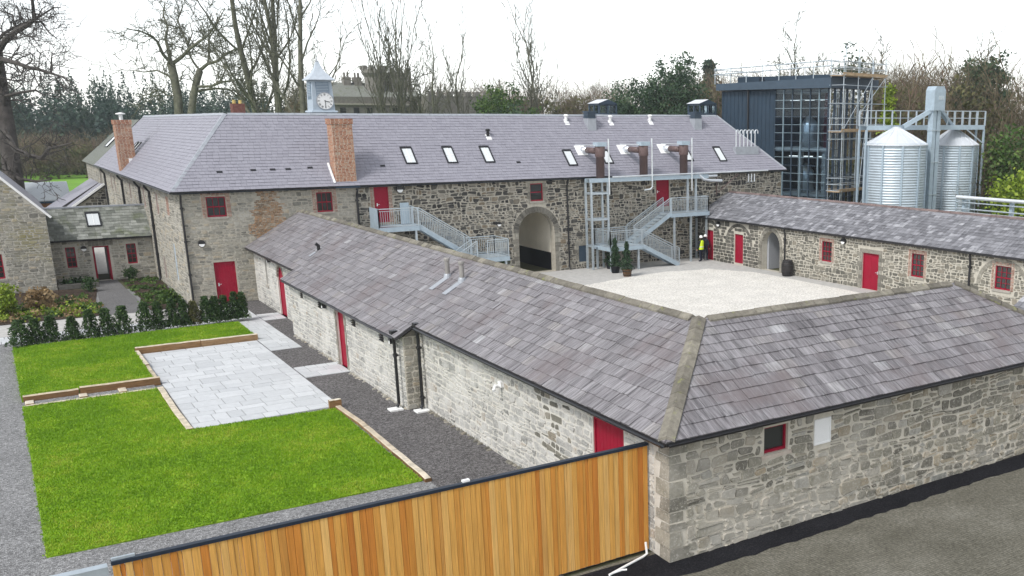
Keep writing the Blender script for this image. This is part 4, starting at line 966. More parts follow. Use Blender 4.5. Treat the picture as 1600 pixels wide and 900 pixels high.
mb = MB(); mb.add([(47,57.5,3.0),(47,17.9,3.0),(44,17.9,4.6),(44,57.5,4.6)],[(0,1,2,3)],.5); mb.build('roof', m_slateE, er)
ridge_tiles(er,(44,57.4,4.6),(44,17.9,4.6),(-3,0,-1.6),(3,0,-1.6),.45,rg,tinted('ridge_red', [(0,(.13,.095,.09)),(1,(.21,.16,.15))]),'ridge_tile',.15,.04,.03)
gutter(er,(40.93,57.4,2.96),(40.93,17.9,2.96))

# ---------------------------------------------------------------- end of a further range past the entrance
fr_ = thing('entrance_range', 'corner of a low slate-roofed stone building at the right edge beyond the front roof', 'building', (29.4,15.8,0))
mb = MB(); mb.box(29.45,35.4,10,21.3,0,2.9); w_ = mb.build('wall', m_mortE, fr_)
lay(stones(frame((29.45,21.3,0),(0,-1,0),(-1,0,0)),11.3,2.88,[],rg,(.13,.27),(.2,.5),.035,(.01,.03),0,.04,.3),'stone',m_stoneE,w_,0,'stones')
lay(stones(frame((35.4,21.3,0),(-1,0,0),(0,1,0)),5.9,2.88,[],rg,(.13,.27),(.2,.5),.035,(.01,.03),0,.04,.3),'stone',m_stoneE,w_,0,'stones')
Rr = planeframe((29.2,21.5,2.95),(0,-1,0),(3.2,0,1.9)); Tr = math.hypot(3.2,1.9); pr_ = [(0,0),(11.6,0),(11.6,Tr),(0,Tr)]
r_ = roofslab('roof', pr_, Rr, fr_); lay(slates(Rr,pr_,.3,(.25,.5),rg,.08,.02,jl=.01),'slate',m_slateE,r_,0,'slates')
mb = MB(); mb.add([(35.6,21.5,2.95),(35.6,9.9,2.95),(32.4,9.9,4.85),(32.4,21.5,4.85)],[(0,1,2,3)],.5); mb.prism([(29.45,2.9),(35.4,2.9),(32.4,4.75)],lambda a,b:(a,21.3,b),lambda a,b:(a,21.0,b)); mb.build('roof', m_slateE, fr_)
gutter(fr_,(29.13,21.5,2.93),(29.13,9.9,2.93))

# ---------------------------------------------------------------- link building, gable building, vaulted shed and lean-to at the left
rg = random.Random(44)
lk = thing('link_building', 'single-storey stone link with greenish slate roof between two buildings at the left', 'building', (5.2,70.5,0))
FK = frame((2.5,70.5,0),(1,0,0),(0,-1,0))
oK = [O(.79,1.30,.93,2.18,m=.1), O(2.19,3.08,0,2.15,m=.12,thru=True), O(4.01,4.54,.93,2.18,m=.1)]
wK = wallmesh(FK, 5.5, 2.56, oK).build('wall', m_mortL, lk)
lay(stones(FK, 5.5, 2.54, oK, rg, (.10,.22), (.18,.55), .03, (.01,.028), 0, .05, .3, jit=1.6), 'stone', m_stoneL, wK, 150)
window(FK,.79,1.30,.93,2.18,lk,2,4); window(FK,4.01,4.54,.93,2.18,lk,2,4)
k = MB(); k.fbox(FK,2.19,2.26,0,2.15,-.2,-.08); k.fbox(FK,3.01,3.08,0,2.15,-.2,-.08); k.fbox(FK,2.26,3.01,2.06,2.15,-.2,-.08); d_ = k.build('door_frame', m_red, lk)
k = MB(); k.fbox(FK,2.98,3.04,0.02,2.05,-1.0,-.21); k.build('open_leaf', m_red, d_); k = MB(); k.fbox(FK,2.27,2.31,.02,2.05,-1.0,-.21); k.build('open_leaf', m_red, d_)
for i in range(7):
    q = MB(); a = 2.0+i*.19; q.fbox(FK,a+.006,a+.184,2.17,2.50,-.1,.03,rg.random()); q.build('lintel_stone', m_dress, wK)
wall_lamp(FK,1.75,2.05,lk,.16)
RK = planeframe((2.45,70.25,2.62),(1,0,0),(0,1,1)); TK = 2.57; pK = [(0,0),(5.55,0),(5.55,TK),(0,TK)]
rK = roofslab('roof', pK, RK, lk); lay(slates(RK,pK,.22,(.25,.55),rg,.06,.02,jl=.008,wavy=.008),'slate',m_slateG,rK,120)
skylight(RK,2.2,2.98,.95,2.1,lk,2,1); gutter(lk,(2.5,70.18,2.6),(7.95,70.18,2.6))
mb = MB(); mb.add([(2.45,73.9,2.62),(8,73.9,2.62),(8,72.08,4.44),(2.45,72.08,4.44)],[(0,1,2,3)],.5); mb.build('roof', m_slateG, lk)
mb = MB(); mb.box(2.5,4.69,73.3,73.7,0,2.6); mb.box(5.58,8,73.3,73.7,0,2.6); mb.box(4.69,5.58,73.3,73.7,2.15,2.6); mb.build('wall', m_greyint, lk)
mb = MB(); mb.box(2.5,8,71.98,72.2,4.41,4.5); mb.build('ridge_cap', m_lead, lk)
gb = thing('gable_building', 'tall stone gable with sloping verge at the left edge of the picture', 'building', (-1.5,68,0))
FG = frame((-5.5,68,0),(1,0,0),(0,-1,0))
oG = [O(4.7,5.62,.9,2.3,m=.12)]
wG = wallmesh(FG, 8, 4.5, oG, .5).build('wall', m_mortL, gb)
mb = MB(); mb.prism([(0,4.5),(8,4.5),(4,8.9)], lambda a,b: FG(a,b,-.5), lambda a,b: FG(a,b,0)); wg2 = mb.build('gable', m_mortL, gb)
m_stoneG = tinted('stone_gable', STONE_L, gscale=8, gamt=.35, bmp=.4, bscale=12, blotch=(.45,.5,.7,(.27,.245,.13)))
lay(stones(FG, 8, 8.9, oG, rg, (.09,.22), (.18,.55), .03, (.01,.026), 0, .06, .35, jit=1.7, limit=lambda cx,top,cy: top < 4.45 or top < 8.78-abs(cx-4)*1.1), 'stone', m_stoneG, wG, 200)
window(FG,4.7,5.62,.9,2.3,gb,2,4)
mb = MB(); mb.bar(FG(8.25,4.22,-.1),FG(4,8.95,-.1),.35,.12); mb.bar(FG(-.25,4.22,-.1),FG(4,8.95,-.1),.35,.12); mb.build('verge_coping', m_white, gb)
mb = MB()
mb.add([(2.75,68.2,4.28),(2.75,84,4.28),(-1.5,84,8.98),(-1.5,68.2,8.98)],[(0,1,2,3)],.5); mb.add([(-5.75,68.2,4.28),(-5.75,84,4.28),(-1.5,84,8.98),(-1.5,68.2,8.98)],[(3,2,1,0)],.5); mb.build('roof', m_slateN, gb)
mb = MB(); mb.box(2.0,2.5,68.5,84,0,4.5); mb.box(-5.5,-5.0,68.5,84,0,4.5); mb.build('wall', m_mortL, gb)
vs_ = thing('vaulted_shed', 'small shed with curved pale grey metal roof behind the link building', 'shed', (0,114,0))
mb = MB(); prof = [(111.6+i*.5, 1.85+2.1*math.sin(math.pi*(.08+.80*i/11))) for i in range(12)]; n = len(prof)
mb.add([(-8,y,z) for y,z in prof]+[(6.35,y,z) for y,z in prof]+[(-8,y,z-.12) for y,z in prof]+[(6.35,y,z-.12) for y,z in prof], [(i,i+1,n+i+1,n+i) for i in range(n-1)]+[(2*n+i,3*n+i,3*n+i+1,2*n+i+1) for i in range(n-1)]+[(n+i,n+i+1,3*n+i+1,3*n+i) for i in range(n-1)]+[(0,n,3*n,2*n)])
mb.build('vault_roof', plain('zinc', (.66,.70,.73), .5, .0, .5, .05, .5), vs_, True)
mb = MB(); mb.box(-7.8,6.1,112,117,0,2.1); mb.build('wall', m_timber, vs_)
mb = MB(); mb.box(-8,6.4,111.5,111.65,2.1,2.28); mb.build('fascia', m_dark, vs_)
lt = thing('lean_to', 'stone lean-to with two slate roofs against the left wing', 'building', (6.8,96,0))
mb = MB(); mb.prism([(5.4,0),(7.98,0),(7.98,4.35),(5.4,2.5)], lambda a,b:(a,96,b), lambda a,b:(a,104,b)); w_ = mb.build('wall', m_mortL, lt)
lay(stones(frame((5.4,96,0),(1,0,0),(0,-1,0)),2.55,4.3,[],rg,(.14,.26),(.2,.5),.03,(.01,.03),0,.03,.2,limit=lambda cx,t,cy:t<2.45+cx*.7),'stone',m_stoneM,w_,0,'stones')
for y0,y1,x0,z0 in ((95.8,99.6,5.1,2.45),(100.2,108,4.0,1.9)):
    F_ = planeframe((x0,y0,z0),(0,1,0),(7.95-x0,0,4.5-z0)); T_ = math.hypot(7.95-x0,4.5-z0); p_ = [(0,0),(y1-y0,0),(y1-y0,T_),(0,T_)]
    r_ = roofslab('roof',p_,F_,lt); lay(slates(F_,p_,.25,(.25,.35),rg,.05,.015),'slate',m_slateN,r_,0,'slates')
mb = MB(); mb.bar((5.05,95.75,2.5),(7.95,95.75,4.58),.16,.16); mb.build('verge', m_white, lt)

# ---------------------------------------------------------------- timber gate
rg = random.Random(45)
gt = thing('timber_gate', 'wide sliding gate of vertical cedar boards with dark metal cap in the foreground', 'gate', (6,17.55,0))
FGt = frame((.76,17.52,0),(1,0,0),(0,-1,0)); x = 0.0; i = 0
while x < 10.38:
    w_ = rg.choice((.07,.09,.11,.12,.13,.135,.14)); w_ = min(w_, 10.38-x)
    if 10.38-x-w_ < .05: w_ = 10.38-x
    rec = .014 if (w_ < .09 or rg.random() < .18) else 0.0; c = .004; n1 = .03-rec; n0 = -.012; t0 = .07+rg.uniform(-.004,.004)
    mb = MB(); a, b = x+.003, x+w_-.003
    mb.add([FGt(a,t0,n0),FGt(b,t0,n0),FGt(b,2.57,n0),FGt(a,2.57,n0),FGt(a,t0,n1-c),FGt(b,t0,n1-c),FGt(b,2.57,n1-c),FGt(a,2.57,n1-c),FGt(a+c,t0,n1),FGt(b-c,t0,n1),FGt(b-c,2.57,n1),FGt(a+c,2.57,n1)],
           [(3,2,1,0),(0,1,5,4),(1,2,6,5),(2,3,7,6),(3,0,4,7),(4,5,9,8),(5,6,10,9),(6,7,11,10),(7,4,8,11),(8,9,10,11)], rg.random())
    mb.build('board', m_cedar, gt); x += w_; i += 1
mb = MB(); mb.fbox(FGt,-.01,10.39,2.572,2.635,-.07,.045); mb.build('top_cap', plain('navy_cap',(.014,.022,.036),.45,0,.3), gt)
mb = MB()
for t in (.25,1.3,2.4): mb.fbox(FGt,0,10.38,t,t+.12,-.08,-.014)
mb.build('rail', m_galv, gt)
mb = MB(); mb.fbox(FGt,.0,.34,2.637,2.68,-.05,.0); mb.build('bracket', m_galv, gt)
mb = MB(); mb.fbox(FGt,6.05,6.2,2.637,2.68,-.09,-.01); mb.build('bracket', m_white, gt)
gp = thing('gate_tail', 'galvanised steel tail beam of the sliding gate at the lower left corner', 'gate frame', (-1,17.6,0))
mb = MB(); mb.box(-3.5,.70,17.5,17.68,2.40,2.56); mb.build('top_beam', m_galv, gp)
mb = MB(); mb.box(-3.5,.70,17.5,17.66,.1,.25); mb.build('bottom_beam', m_galv, gp)
for x in (-3.4,-1.4,.55):
    mb = MB(); mb.box(x,x+.1,17.52,17.62,.25,2.4); mb.build('post', m_galv, gp)
mb = MB(); mb.tube([(9.75,16.93,.03),(10.35,17.12,.035),(10.85,17.28,.03),(10.98,17.33,.05),(10.97,17.36,.32)],.028,8); mb.tube([(9.86,16.96,.03),(10.1,16.98,.03),(10.2,16.93,.03)],.022,8)
tag(mb.build('plastic_pipe', m_white, origin=(10.4,17.1,0)), 'bent length of white plastic pipe lying on the tarmac by the gate', 'pipe')

# ---------------------------------------------------------------- steel staircases
def balustrade(pts, parent, h=1.08, gap=.12, name='balustrade'):
    rails = MB(); bal = MB()
    for a, b in zip(pts, pts[1:]):
        a = Vector(a); b = Vector(b); u = V(0,0,h); L = (b-a).length
        rails.bar(a+u,b+u,.05,.05); rails.bar(a+V(0,0,.1),b+V(0,0,.1),.035,.035); rails.bar(a+V(0,0,h-.13),b+V(0,0,h-.13),.03,.03)
        n = max(1, int(L/gap))
        for i in range(1, n): p = a+(b-a)*i/n; bal.bar(p+V(0,0,.1),p+V(0,0,h-.13),.018,.018)
        for p in (a, b): rails.bar(p-V(0,0,.1),p+u,.055,.055)
    o = rails.build(name, m_galv, parent); stuff(bal.build('balusters', m_galv, o)); return o
def flight(x0,z0,x1,z1,y0,y1,parent):
    n = max(3, round((z1-z0)/.18)); sg = 1 if x1 > x0 else -1
    for k in range(n):
        x = x0+(x1-x0)*(k+.5)/n; z = z0+(z1-z0)*(k+1)/n
        mb = MB(); mb.box(min(x,x)-.14,x+.14,y0+.03,y1-.03,z-.04,z); mb.box(x-.14*sg-.008,x-.14*sg+.008,y0+.03,y1-.03,z-.10,z-.041); mb.build('tread', m_galv, parent)
    for y in (y0, y1):
        mb = MB(); mb.bar((x0,y,z0+.02),(x1,y,z1-.02),.03,.28); mb.build('stringer', m_galvP, parent)
        balustrade([(x0,y,z0+.12),(x1,y,z1+.0)], parent)
def landing(x0,x1,y0,y1,z,parent,sides,legs=()):
    mb = MB(); mb.box(x0,x1,y0,y1,z-.06,z); mb.build('landing', m_galv, parent)
    mb = MB(); mb.box(x0,x1,y0-.02,y0+.0-.002,z-.24,z+.03); mb.box(x0,x1,y1+.002,y1+.02,z-.24,z+.03); mb.box(x0-.02,x0-.002,y0,y1,z-.24,z+.03); mb.box(x1+.002,x1+.02,y0,y1,z-.24,z+.03); mb.build('edge_channel', m_galvP, parent)
    for s in sides: balustrade([(*p, z) for p in s], parent)
    for x, y in legs: mb = MB(); mb.bar((x,y,0),(x,y,z-.06),.12,.12,(1,0,0)); mb.build('post', m_galv, parent)
s1 = thing('steel_staircase', 'galvanised two-flight staircase up to the red door on the right of the courtyard', 'staircase', (37,55.5,0), 'galvanised outside stairs')
landing(32.35,34.85,54.95,57.0,1.58,s1,[[(34.8,54.97),(32.37,54.97),(32.37,56.98),(34.8,56.98)]],[(34.6,55.1),(32.5,55.1),(32.5,56.9)])
flight(37.85,0,34.87,1.58,55.0,55.9,s1)
flight(34.87,1.58,37.85,3.42,56.05,56.95,s1)
landing(37.88,41.1,55.95,57.45,3.42,s1,[[(37.9,56.0),(41.05,55.97),(41.05,57.4)]],[(38.2,56.1),(40.95,56.1),(40.95,57.3),(39.6,56.1)])
s2 = thing('steel_staircase', 'galvanised staircase up to the red door on the left, partly behind the low roof', 'staircase', (21,55.5,0), 'galvanised outside stairs')
landing(17.75,20.1,55.9,57.45,3.68,s2,[[(20.08,56.9),(20.08,57.4)],[(17.77,57.4),(17.77,55.92),(20.05,55.92)]],[(18.0,56.0),(19.9,56.0)])
mb = MB(); mb.box(17.73,17.745,55.95,57.4,3.72,4.78); mb.build('side_panel', m_galvP, s2)
mb = MB(); mb.box(19.55,20.08,57.41,57.43,3.72,4.95); mb.build('side_panel', m_galvP, s2)
flight(23.15,1.62,20.1,3.68,55.95,56.85,s2)
landing(23.18,25.2,54.85,56.9,1.62,s2,[[(25.15,54.9),(25.15,56.88),(23.3,56.88)],[(23.8,54.87),(25.15,54.87)]],[(25.0,55.0),(25.0,56.8)])
flight(20.6,0,23.15,1.62,54.9,55.75,s2)

# ---------------------------------------------------------------- gantry and flues in front of the main building
ga = thing('flue_gantry', 'galvanised steel gantry on lattice legs carrying the flues along the main facade', 'gantry', (35,56.8,0))
for x in (31.95,33.2):
    for y in (56.55,57.3): mb = MB(); mb.bar((x,y,0),(x,y,5.8),.12,.12,(1,0,0)); mb.build('leg', m_galv, ga)
for z in (1.55,3.3,5.0):
    mb = MB(); mb.bar((31.95,56.55,z),(33.2,56.55,z),.09,.12); mb.bar((31.95,57.3,z),(33.2,57.3,z),.09,.12); mb.bar((31.95,56.55,z),(31.95,57.3,z),.09,.12); mb.bar((33.2,56.55,z),(33.2,57.3,z),.09,.12); mb.build('cross_brace', m_galv, ga)
for x in (39.75,40.45): mb = MB(); mb.bar((x,56.7,3.45),(x,56.7,5.8),.13,.13,(1,0,0)); mb.build('leg', m_galv, ga)
mb = MB(); mb.box(31.85,41.4,56.45,56.60,5.72,5.98); mb.build('front_beam', m_galvP, ga)
mb = MB(); mb.box(31.85,41.4,57.05,57.2,5.70,5.96); mb.build('rear_beam', m_galvP, ga)
mb = MB(); mb.box(31.9,41.3,56.6,57.05,5.92,5.97); mb.build('deck', m_galv, ga)
mb = MB(); mb.tube([(33.5,56.42,6.05),(46.8,56.42,6.10)],.055,8); mb.build('long_pipe', m_steel, ga)
mb = MB(); mb.tube([(40.6,56.5,5.95),(41.0,56.5,5.65),(41.6,56.5,5.55),(42.6,56.5,5.5)],.10,8); mb.tube([(41.0,56.55,5.85),(42.2,56.55,5.85)],.09,8); mb.build('lagged_pipe', m_steel, ga)
mb = MB(); mb.bar((43.0,57.5,4.6),(44.4,56.9,5.9),.05); mb.bar((42.9,57.5,4.4),(42.9,57.5,5.9),.05); mb.build('wall_bracket', m_brown, ga)
for k in range(3): mb = MB(); mb.tube([(45.6+k*.28,57.5,5.2),(45.6+k*.28,57.2,5.3),(45.6+k*.28,57.2,5.85)],.05,8); mb.build('outlet_pipe', m_steel, ga)
for i, (xc, xr) in enumerate(((32.83,32.68),(36.2,36.0),(39.5,39.3))):
    lab = ('left of the three brown flues above the gantry, over the lattice legs','middle of the three brown flues above the gantry','right of the three brown flues above the gantry, by the red upper door')[i]
    fl = thing('exhaust_flue', lab, 'flue', (xc,56.8,5.97), 'brown flues on the gantry')
    mb = MB(); mb.lathe((xc,56.8,5.97),[(.28,0),(.28,1.35),(.31,1.36),(.33,1.42),(.33,2.0),(.30,2.05)],16); mb.build('column', m_brown, fl, True)
    mb = MB(); mb.box(xc-.34,xc+.34,56.48,57.12,8.02,8.28); mb.build('cap', m_galvP, fl)
    mb = MB(); mb.tube([(xc-.25,56.95,7.72),(xr-.0,58.3,7.75)],.20,12); mb.build('duct', m_brown, fl, True)
    mb = MB(); mb.tube([(xr+.0,58.2,7.75),(xr-.02,58.75,7.75),(xr-.1,59.0,7.6)],.21,12); mb.build('elbow', m_steel, fl, True)
    mb = MB(); mb.fbox(RM,xr-7.6-.45,xr-7.6+.30,1.9,2.75,.01,.05); mb.build('flashing', m_white, fl)
    xp = xc+.42; mb = MB(); mb.tube([(xp,56.4,8.5),(xp,56.4,5.3)]+([(xp-.15,56.4,5.15),(xp-.6,56.45,5.1)] if i == 1 else [(xp,56.4,4.9)]),.05,8); mb.build('side_pipe', m_steel, fl)
    mb = MB(); mb.tube([(xc-.3,56.8,8.08),(xc-1.6,57.2,8.12)],.03,6); mb.build('stay', m_steel, fl)

# ---------------------------------------------------------------- glazed tower
tw = thing('glazed_tower', 'dark clad stillhouse tower with tall glass curtain wall and flat roof', 'building', (56,60,0))
A2 = Vector((56,60,0)); d1 = V(-.25,.968,0).normalized(); d2 = V(.968,.25,0).normalized()
T1 = frame(A2, d1, -d2); T2 = frame(A2, d2, -d1)
mb = MB(); mb.hexa([T1(5.3,0,-6.7),T1(5.3,0,0),T1(11,0,0),T1(11,0,-6.7),T1(5.3,12.15,-6.7),T1(5.3,12.15,0),T1(11,12.15,0),T1(11,12.15,-6.7)]); mb.build('clad_wall', m_dark, tw)
for k in range(14):
    s = 5.4+k*.42; mb = MB(); mb.fbox(T1,s-.015,s+.015,0,12.1,0,.03); mb.build('cladding_seam', m_dark, tw)
mb = MB(); mb.fbox(T1,8.0,8.12,5,12.2,.03,.13); mb.build('downpipe', m_black, tw)
mb = MB(); mb.hexa([T1(-.45,12.2,.45),T1(11.3,12.2,.45),T1(11.3,12.2,-7.1),T1(-.45,12.2,-7.1),T1(-.45,13.0,.45),T1(11.3,12.75,.45),T1(11.3,12.75,-7.1),T1(-.45,13.0,-7.1)]); mb.build('roof_parapet', m_darkl, tw)
mb = MB(); mb.hexa([T1(-.1,13.0,.1),T1(6.3,12.9,.1),T1(6.3,12.9,-6.6),T1(-.1,13.0,-6.6),T1(-.1,13.25,.1),T1(6.3,13.25,.1),T1(6.3,13.25,-6.6),T1(-.1,13.25,-6.6)]); mb.hexa([T1(7.2,12.76,-.3),T1(9.5,12.76,-.3),T1(9.5,12.76,-5),T1(7.2,12.76,-5),T1(7.2,13.3,-.3),T1(9.5,13.3,-.3),T1(9.5,13.3,-5),T1(7.2,13.3,-5)]); mb.build('roof_plant', m_dark, tw)
for z0,z1 in ((3.5,3.7),(7.15,7.5),(11.85,12.19)):
    mb = MB(); mb.hexa([T1(.15,z0,-.15),T1(5.28,z0,-.15),T1(5.28,z0,-6.6),T1(.15,z0,-6.6),T1(.15,z1,-.15),T1(5.28,z1,-.15),T1(5.28,z1,-6.6),T1(.15,z1,-6.6)]); mb.build('floor_slab', m_concrete, tw)
mb = MB(); mb.hexa([T1(.2,0,-6.5),T1(5.28,0,-6.5),T1(5.28,0,-6.65),T1(.2,0,-6.65),T1(.2,11.8,-6.5),T1(5.28,11.8,-6.5),T1(5.28,11.8,-6.65),T1(.2,11.8,-6.65)]); mb.build('back_wall', m_greyint, tw)
for s,n,z0,z1,m_ in ((.35,-.4,7.5,11.85,tinted('maroon_steel',[(0,(.09,.02,.03)),(1,(.09,.02,.03))])),(.5,-.45,0,7.15,m_concrete),(2.9,-.5,0,7.15,m_concrete)):
    mb = MB(); mb.fbox(T1,s-.17,s+.17,z0,z1,n-.17,n+.17); mb.build('column', m_, tw)
for s,z,n,r,h in ((1.6,7.5,-3,.8,2.6),(3.8,7.5,-3,.8,2.6),(1.6,3.7,-3.2,.9,2.2),(4.0,.0,-2.8,.9,2.6),(4.0,3.7,-3.0,.7,2.4),(1.4,0,-3,.8,2.4)):
    mb = MB(); p = T1(s,z,n); mb.lathe(p,[(r,0),(r,h*.7),(r*.5,h*.9),(r*.15,h)],14); mb.build('process_vessel', m_steel if s > 2 else m_brown, tw, True)
for z in (11.3,6.7,3.1):
    for s in (.9,2.4,3.9):
        mb = MB(); mb.fbox(T1,s,s+.9,z,z+.06,-1.6,-1.5); mb.build('strip_light', m_lit, tw)
for F_, L, nb in ((T1,5.28,6),(T2,6.7,7)):
    mb = MB(); mb.fbox(F_,.04,L-.02,.02,12.15,-.05,-.03); g_ = mb.build('glass_wall', m_curtain, tw)
    for i in range(nb+1):
        s = .0+L*i/nb; mb = MB(); mb.fbox(F_,max(s-.035,.001),min(s+.035,L),.0,12.19,-.06 if i else -.02,.07); mb.build('mullion', m_teal if (i % 2 and nb == 6) else m_darkl, tw)
    z = .75; 
    k = 0
    while z < 12: k += 1; mb = MB(); mb.fbox(F_,.04,L-.04,z-.018,z+.018,-.025,.045); mb.build('transom', m_teal if (k % 3 and nb == 6) else m_darkl, tw); z += .66
mb = MB(); mb.hexa([T2(6.7,0,0),T2(6.75,0,0),T2(6.75,0,-10.9),T2(6.7,0,-10.9),T2(6.7,12.15,0),T2(6.75,12.15,0),T2(6.75,12.15,-10.9),T2(6.7,12.15,-10.9)]); mb.build('clad_wall', m_dark, tw)
# rail and pipes on the tower roof
rr = thing('roof_railing', 'galvanised guard rail round the tower roof with white swan-neck vents', 'railing', T1(5,13.0,.3))
mb = MB()
for z in (13.65,14.05): mb.tube([T1(-.4,z+.25,.35),T1(11.6,z-.12,.35)],.05,6); mb.tube([T1(-.4,z+.25,.35),T1(-.4,z+.25,-6.5)],.035,6); mb.tube([T1(11.6,z-.12,.35),T1(11.6,z-.12,-6.5)],.035,6)
mb.build('guard_rail', m_galv, rr)
for k in range(8): mb = MB(); s = -.4+k*1.7; mb.tube([T1(s,12.72,.35),T1(s,14.3-.03*k,.35)],.035,6); mb.build('upright', m_galv, rr)
for s in (2.9,4.4,6.4):
    p = [T1(s,13.2,-.8),T1(s,14.15,-.8)]+[T1(s+.2-.2*math.cos(math.pi*i/6),14.15+.2*math.sin(math.pi*i/6),-.8) for i in range(1,7)]+[T1(s+.4,14.0,-.8)]
    mb = MB(); mb.tube(p,.08,8); mb.build('swan_neck_vent', m_white, rr)

# ---------------------------------------------------------------- scaffold
sc_ = thing('scaffold', 'steel tube scaffold tower with timber decks at the corner of the glazed tower', 'scaffold', T2(3,0,1))
for s in (-.3,1.9,4.1,6.3):
    for n in (.35,1.55):
        mb = MB(); mb.tube([T2(s,0,n),T2(s,15.6 if s > 1 and s < 4 else 14.6,n)],.035,6); mb.build('standard', m_galv, sc_)
for z in (.6,2.2,4.1,4.6,5.1,6.6,8.2,8.85,9.35,9.85,11.0,12.4,13.2,13.7,14.2):
    mb = MB(); mb.tube([T2(-.5,z,.35),T2(6.5,z,.35)],.028,6); mb.tube([T2(-.5,z,1.55),T2(6.5,z,1.55)],.028,6); mb.tube([T2(-.3,z,.2),T2(-.3,z,1.75)],.028,6); mb.tube([T2(6.3,z,.2),T2(6.3,z,1.75)],.028,6); mb.build('ledger', m_galv, sc_)
for a,b in (((-.3,.2),(4.1,4.1)),((6.3,4.1),(1.9,8.8)),((-.3,8.9),(4.1,13.1)),((1.9,.2),(3.2,8.8)),((3.0,8.9),(4.3,14)),((6.3,13.2),(2.0,10.0))):
    mb = MB(); mb.tube([T2(a[0],a[1],1.6),T2(b[0],b[1],1.6)],.028,6); mb.build('brace', m_galv, sc_)
for z in (4.0,8.75,13.1):
    for k in range(5): mb = MB(); n = .4+k*.24; mb.fbox(T2,-.5,6.5,z,z+.04,n,n+.22); mb.build('deck_board', m_scafboard, sc_)
    mb = MB(); mb.fbox(T2,-.5,6.5,z+.05,z+.27,1.6,1.63); mb.build('toe_board', m_scafboard, sc_)
# ---------------------------------------------------------------- silos, elevator, catwalk, pipe rack
def silo(c, r, z1, zp, label):
    t = thing('grain_silo', label, 'silo', (c[0],c[1],0), 'galvanised grain silos')
    prof = []; z = 0.0
    while z < z1: prof += [(r,z),(r,z+.08),(r+.036,z+.12),(r+.036,z+.14),(r,z+.18)]; z += .2
    prof.append((r,z1)); mb = MB(); mb.lathe((c[0],c[1],0),prof,44); mb.build('body', m_silo, t, True)
    mb = MB(); mb.lathe((c[0],c[1],0),[(r+.12,z1-.06),(r+.12,z1),(.35,zp),(.35,zp+.12),(.12,zp+.16)],32); ro = mb.build('cone_roof', m_cone, t)
    mb = MB()
    for k in range(16):
        a = 2*math.pi*k/16; mb.bar((c[0]+(r+.1)*math.cos(a),c[1]+(r+.1)*math.sin(a),z1+.02),(c[0]+.35*math.cos(a),c[1]+.35*math.sin(a),zp+.02),.04,.05)
    mb.build('roof_rib', m_cone, ro)
    for k in range(10):
        a = 2*math.pi*k/10+.35; mb = MB(); mb.bar((c[0]+(r+.06)*math.cos(a),c[1]+(r+.06)*math.sin(a),0),(c[0]+(r+.06)*math.cos(a),c[1]+(r+.06)*math.sin(a),z1-.07),.13,.09,(math.cos(a),math.sin(a),0)); mb.build('stiffener', m_galvP, t)
    return t
silo((57.2,53.6),2.32,7.88,9.05,'wider corrugated grain silo beside the scaffold'); silo((64.8,54.4),1.98,7.75,8.95,'narrower corrugated grain silo at the right, behind the elevator')
el = thing('bucket_elevator', 'tall square grain elevator leg standing between the two silos', 'elevator', (60.3,52.4,0))
mb = MB(); mb.box(59.62,60.0,52.15,52.65,0,10.4); mb.box(60.12,60.5,52.15,52.65,0,10.4); mb.build('leg', m_galvP, el)
mb = MB(); mb.prism([(59.45,10.4),(60.68,10.4),(60.68,11.9),(60.48,12.2),(59.65,12.2),(59.45,11.9)],lambda a,b:(a,51.95,b),lambda a,b:(a,52.85,b)); mb.build('head', m_galvP, el)
for z in (1.5,4.0,6.5,8.9): mb = MB(); mb.box(59.58,60.54,52.1,52.7,z,z+.06); mb.build('flange', m_galv, el)
mb = MB(); mb.bar((60.0,52.3,10.6),(57.6,53.3,9.2),.3,.3); mb.bar((60.6,52.5,10.6),(64.3,54.2,9.2),.3,.3); mb.build('spout', m_galvP, el)
mb = MB(); mb.box(59.9,60.5,51.93,51.949,11.2,11.5); mb.build('hatch', m_galv, el)
cw = thing('catwalk', 'galvanised catwalk with guard rails running over the tops of the silos', 'catwalk', (60,54,0))
p0, p1 = V(55.0,55.0,9.25), V(66.6,53.2,9.25); dd = (p1-p0).normalized(); nn = V(-dd.y,dd.x,0)
mb = MB(); mb.hexa([p0-nn*.5,p1-nn*.5,p1+nn*.5,p0+nn*.5]+[q+V(0,0,.06) for q in (p0-nn*.5,p1-nn*.5,p1+nn*.5,p0+nn*.5)]); mb.build('deck', m_galv, cw)
for s in (-.5,.5):
    mb = MB(); mb.bar(p0+nn*s-V(0,0,.12),p1+nn*s-V(0,0,.12),.08,.36); mb.build('side_beam', m_galvP, cw)
    mb = MB()
    for z in (.6,1.15): mb.bar(p0+nn*s+V(0,0,z),p1+nn*s+V(0,0,z),.045,.045)
    mb.build('guard_rail', m_galv, cw)
    for k in range(16):
        q = p0+(p1-p0)*k/15+nn*s; mb = MB(); mb.bar(q,q+V(0,0,1.15),.06 if k % 3 else .14,.05,(1,0,0)); mb.build('upright', m_galv, cw)
for q in (p0,p1): 
    for s in (-.45,.45): mb = MB(); mb.bar((q+nn*s)*1-V(0,0,9.25),q+nn*s-V(0,0,.3),.14,.14,(1,0,0)); mb.build('post', m_galvP, cw)
mb = MB(); mb.bar(p1-nn*.45-V(0,0,1.4),p1-nn*.45-dd*1.8-V(0,0,.3),.08); mb.build('knee_brace', m_galv, cw)
pk = thing('pipe_rack', 'galvanised pipe rack with horizontal pipes at the right edge beyond the east range', 'pipe rack', (57,41,0))
for y in (46.5,42.4,38.3,34.2): mb = MB(); mb.box(56.9,57.15,y-.12,y+.12,0,4.25); mb.build('post', m_galvP, pk)
